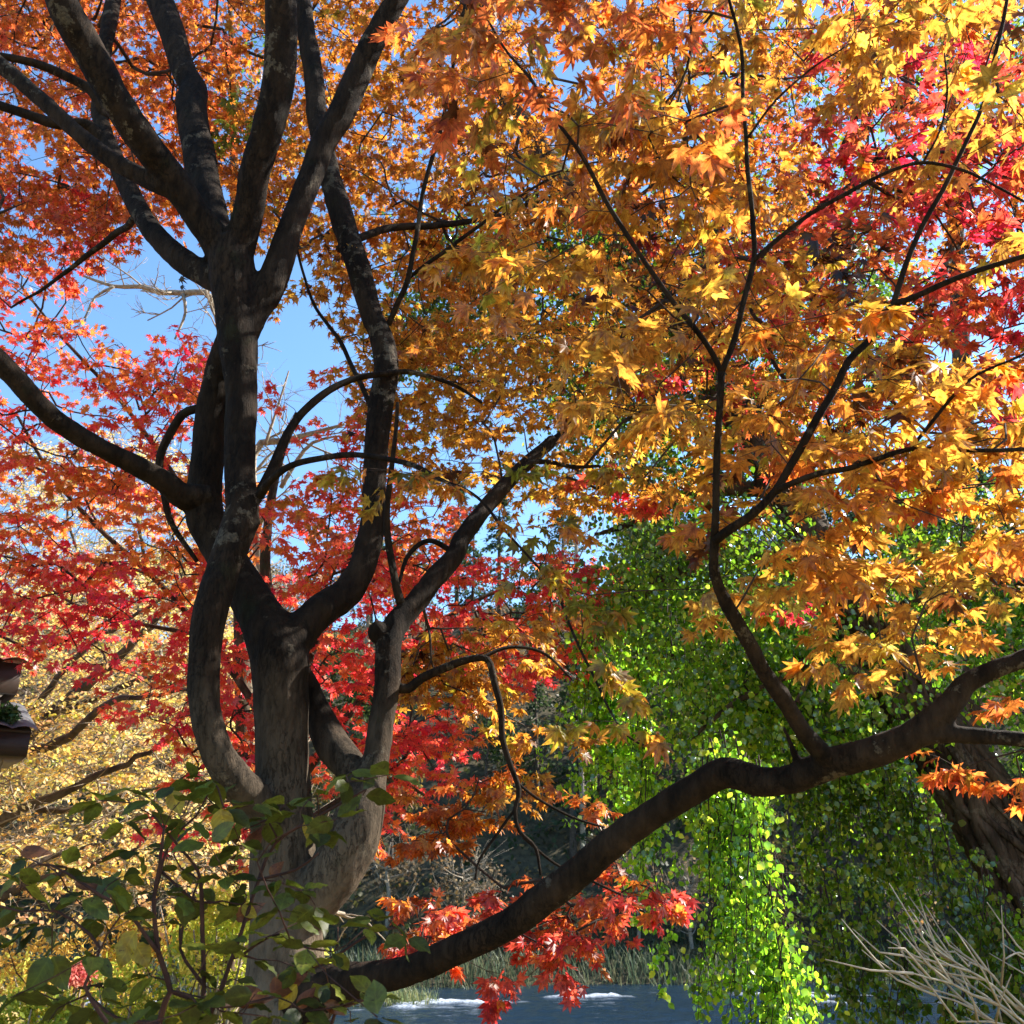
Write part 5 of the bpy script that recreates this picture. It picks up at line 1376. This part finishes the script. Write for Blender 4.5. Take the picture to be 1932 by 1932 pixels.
# ================================================================== DRY BUSH of pale bare stems at the bottom right
def dry_bush():
    base = P(2050, 2080, 4.6)
    t = thing("dry_bush", (base[0], base[1], float(height(base[0], base[1]))), "dry bush of pale bare twigs fanning in front of the ivy at bottom right", "bush")
    tb = Tubes()
    for (x0, y0, x1, y1) in ((2060, 2060, 1700, 1790), (2060, 2050, 1720, 1830), (2040, 2020, 1790, 1800), (2060, 2080, 1690, 1860), (2050, 2090, 1740, 1880), (2090, 2010, 1880, 1800), (2060, 2100, 1780, 1930), (2050, 2040, 1790, 1800)):
        a, b = P(x0, y0, 4.7 + rng.normal(0, .2)), P(x1, y1, 4.5 + rng.normal(0, .3))
        n = 9; u = np.linspace(0, 1, n)[:, None]; q = a * (1 - u) + b * u; q[1:] += np.cumsum(rng.normal(0, .012, (n - 1, 3)), 0); q[:, 2] += .10 * np.sin(u[:, 0] * math.pi)
        tb.add(*catmull(q, np.linspace(.009, .003, n), .08), sides=6, lump=.1)
        for k in range(7):
            i = rng.integers(2, n); d = unit(b - a + rng.normal(0, .35, 3)); L = rng.uniform(.12, .4)
            tb.add([q[i], q[i] + d * L * .5 + rng.normal(0, .015, 3), q[i] + d * L + [0, 0, .03]], [.006, .004, .002], 5)
    link("stems", tb.mesh("stems", plain_material("dry_white_twig", (.26, .22, .16), (.44, .39, .31), 20)), t)
dry_bush()

# ================================================================== FOREGROUND SHRUB with broad dark leaves
def foreground_shrub():
    g = 0.0
    t = thing("broadleaf_shrub", (-1.0, 2.0, g), "shrub with broad dark green leaves in front of the maple's trunk base", "shrub")
    stems = [([(330, 2600, 16), (320, 2150, 14), (300, 1932, 12), (322, 1870, 11), (300, 1800, 10), (290, 1700, 8), (300, 1640, 7), (310, 1560, 5)], 1.95),
             ([(420, 2600, 16), (400, 2150, 13), (380, 1985, 11), (385, 1860, 9), (382, 1760, 9), (380, 1680, 8), (372, 1640, 6), (340, 1600, 5), (290, 1540, 4)], 2.05),
             ([(520, 2600, 16), (480, 2200, 13), (395, 1960, 11), (420, 1860, 9), (455, 1760, 8), (488, 1660, 7), (520, 1590, 6), (600, 1540, 5), (690, 1490, 4)], 2.1),
             ([(300, 1800, 8), (240, 1720, 7), (190, 1690, 6), (130, 1650, 5), (90, 1630, 4)], 1.9),
             ([(300, 1640, 6), (370, 1700, 5), (420, 1700, 4)], 2.0),
             ([(330, 2200, 12), (240, 1990, 9), (160, 1860, 7), (190, 1790, 6), (110, 1720, 5), (40, 1720, 4), (-30, 1700, 4)], 1.8),
             ([(560, 2500, 14), (560, 2150, 11), (545, 1960, 9), (560, 1850, 8), (640, 1800, 6), (700, 1760, 5), (750, 1750, 4)], 2.2),
             ([(385, 1860, 7), (340, 1790, 6), (355, 1720, 5), (375, 1660, 4)], 2.05),
             ([(600, 2500, 12), (610, 2150, 9), (620, 1950, 7), (650, 1900, 6), (720, 1880, 4)], 2.1),
             ([(320, 1870, 8), (420, 1900, 6), (520, 1880, 5)], 1.95),
             ([(300, 1932, 8), (220, 1920, 6), (170, 1880, 5)], 1.85),
             ([(488, 1660, 6), (560, 1640, 5), (600, 1610, 4)], 2.1),
             ([(290, 1700, 6), (320, 1590, 5), (370, 1540, 4), (400, 1480, 3)], 2.0)]
    tb = Tubes(); gw = Grower()
    for k, (p, Y) in enumerate(stems):
        a, b = px_path(p, Y, Y + rng.uniform(-.1, .1)); q, r = catmull(a, b, .04)
        tb.add(q, r, 7, lump=.08, seed=k); gw.skeleton(a, b, .2)
    lv = Leaves(OVAL)
    D1, D2, D3, D4 = S(84, 98, 32), S(98, 110, 38), S(70, 82, 30), S(122, 130, 44)
    spots = [(365, 1472), (405, 1455), (478, 1522), (510, 1545), (195, 1512), (240, 1520), (255, 1560), (288, 1528), (330, 1518), (356, 1552), (392, 1512), (250, 1592), (332, 1600), (380, 1590), (135, 1640), (60, 1612), (110, 1655), (20, 1700), (75, 1742), (38, 1672), (150, 1690), (160, 1735), (195, 1690), (232, 1655), (240, 1735), (128, 1778), (172, 1792), (305, 1690), (330, 1742), (288, 1752), (345, 1690), (382, 1705), (420, 1710), (268, 1782), (385, 1790), (428, 1762), (456, 1732), (528, 1722), (500, 1762), (562, 1742), (580, 1782), (540, 1502), (560, 1540), (508, 1552), (615, 1572), (655, 1485), (700, 1472), (742, 1472), (668, 1452), (548, 1832), (600, 1832), (622, 1858), (690, 1748), (765, 1765), (716, 1742), (640, 1752), (208, 1852), (140, 1892), (200, 1935), (340, 1868), (402, 1872), (470, 1905), (300, 1892), (382, 1915), (565, 1900), (612, 1915), (662, 1925), (728, 1925), (700, 1885), (450, 1840), (480, 1815), (430, 1660), (460, 1690), (400, 1640), (350, 1640), (480, 1620), (440, 1610), (520, 1670), (560, 1680), (600, 1700), (90, 1930), (260, 1955), (330, 1960), (440, 1960), (520, 1950), (20, 1790), (45, 1640), (700, 1510), (600, 1500), (640, 1540), (470, 1560), (420, 1520), (330, 1560), (60, 1860), (100, 1800), (190, 1900), (240, 1880), (280, 1840), (320, 1930), (360, 1890), (420, 1930), (500, 1920), (560, 1940), (540, 1780), (480, 1880), (430, 1900), (20, 1900), (150, 1950), (620, 1800), (590, 1860)]
    T = []
    for x, y in spots: T.append(P(x + rng.normal(0, 8), y + rng.normal(0, 8), 1.95 + rng.normal(0, .14) + .12 * (x > 450)))
    T = np.array(T)
    D = gw.grow(T, step=.06, wob=.003)
    for q, d in zip(T, D):
        k = rng.integers(2, 5); ph = rng.uniform(0, 6.28)
        for i in range(k):
            a_ = ph + i * 6.28 / k + rng.normal(0, .3)
            a = unit(np.array([math.cos(a_), math.sin(a_) * .8, rng.normal(-.15, .35)]) + .45 * d)
            n = unit(np.array([0, .1, 1.0]) + rng.normal(0, .42, 3))
            c = (D1, D2, D3, D4)[rng.choice(4, p=[.35, .25, .25, .15])] * rng.uniform(.75, 1.2)
            lv.add(q + a * .006, a, n, rng.uniform(.038, .068), c, c * rng.uniform(.9, 1.15), rng.uniform(.0, .35))
    gw.tubes(tb, .0011, .42, 5, .008)
    link("stem", tb.mesh("stem", M_REDTWIG), t)
    link("foliage", lv.mesh("foliage", M_SHRUB, fold=.18), t)
    for nm, cols, lab, lst in (("yellow_leaf", (S(206, 176, 44), S(176, 160, 50)), "yellowed leaf with dark specks", ((420, 1555, .075, -1.3), (332, 1512, .062, -1.0), (235, 1790, .085, -2.0), (268, 1800, .06, -.8), (583, 1562, .055, -1.8), (540, 1880, .07, -2.3), (470, 1720, .05, -.6))),
                               ("dead_leaf", (S(150, 92, 48), S(104, 62, 36)), "dead curled russet leaf", ((465, 1722, .07, .4), (470, 1880, .075, .2), (535, 1855, .08, .7), (478, 1585, .06, 1.4), (165, 1665, .06, .2), (60, 1605, .055, .3), (575, 1885, .05, 1.0), (630, 1900, .05, -.3), (520, 1640, .04, .8)))):
        for (x, y, s, ang) in lst:
            l1 = Leaves(OVAL); c = P(x, y, 1.9 + .2 * (x > 450))
            a = np.array([math.cos(ang), -.15, math.sin(ang)]); nrm = np.array([rng.normal(0, .4), -1.0, .4 + rng.normal(0, .3)])
            s = s * .8; l1.add(c - a * s * .5, a, nrm, s, cols[0], cols[1], .25 if nm == "yellow_leaf" else .8)
            tag(link(nm, l1.mesh(nm, M_SHRUB, fold=.2 if nm == "yellow_leaf" else .6), t), lab)
foreground_shrub()
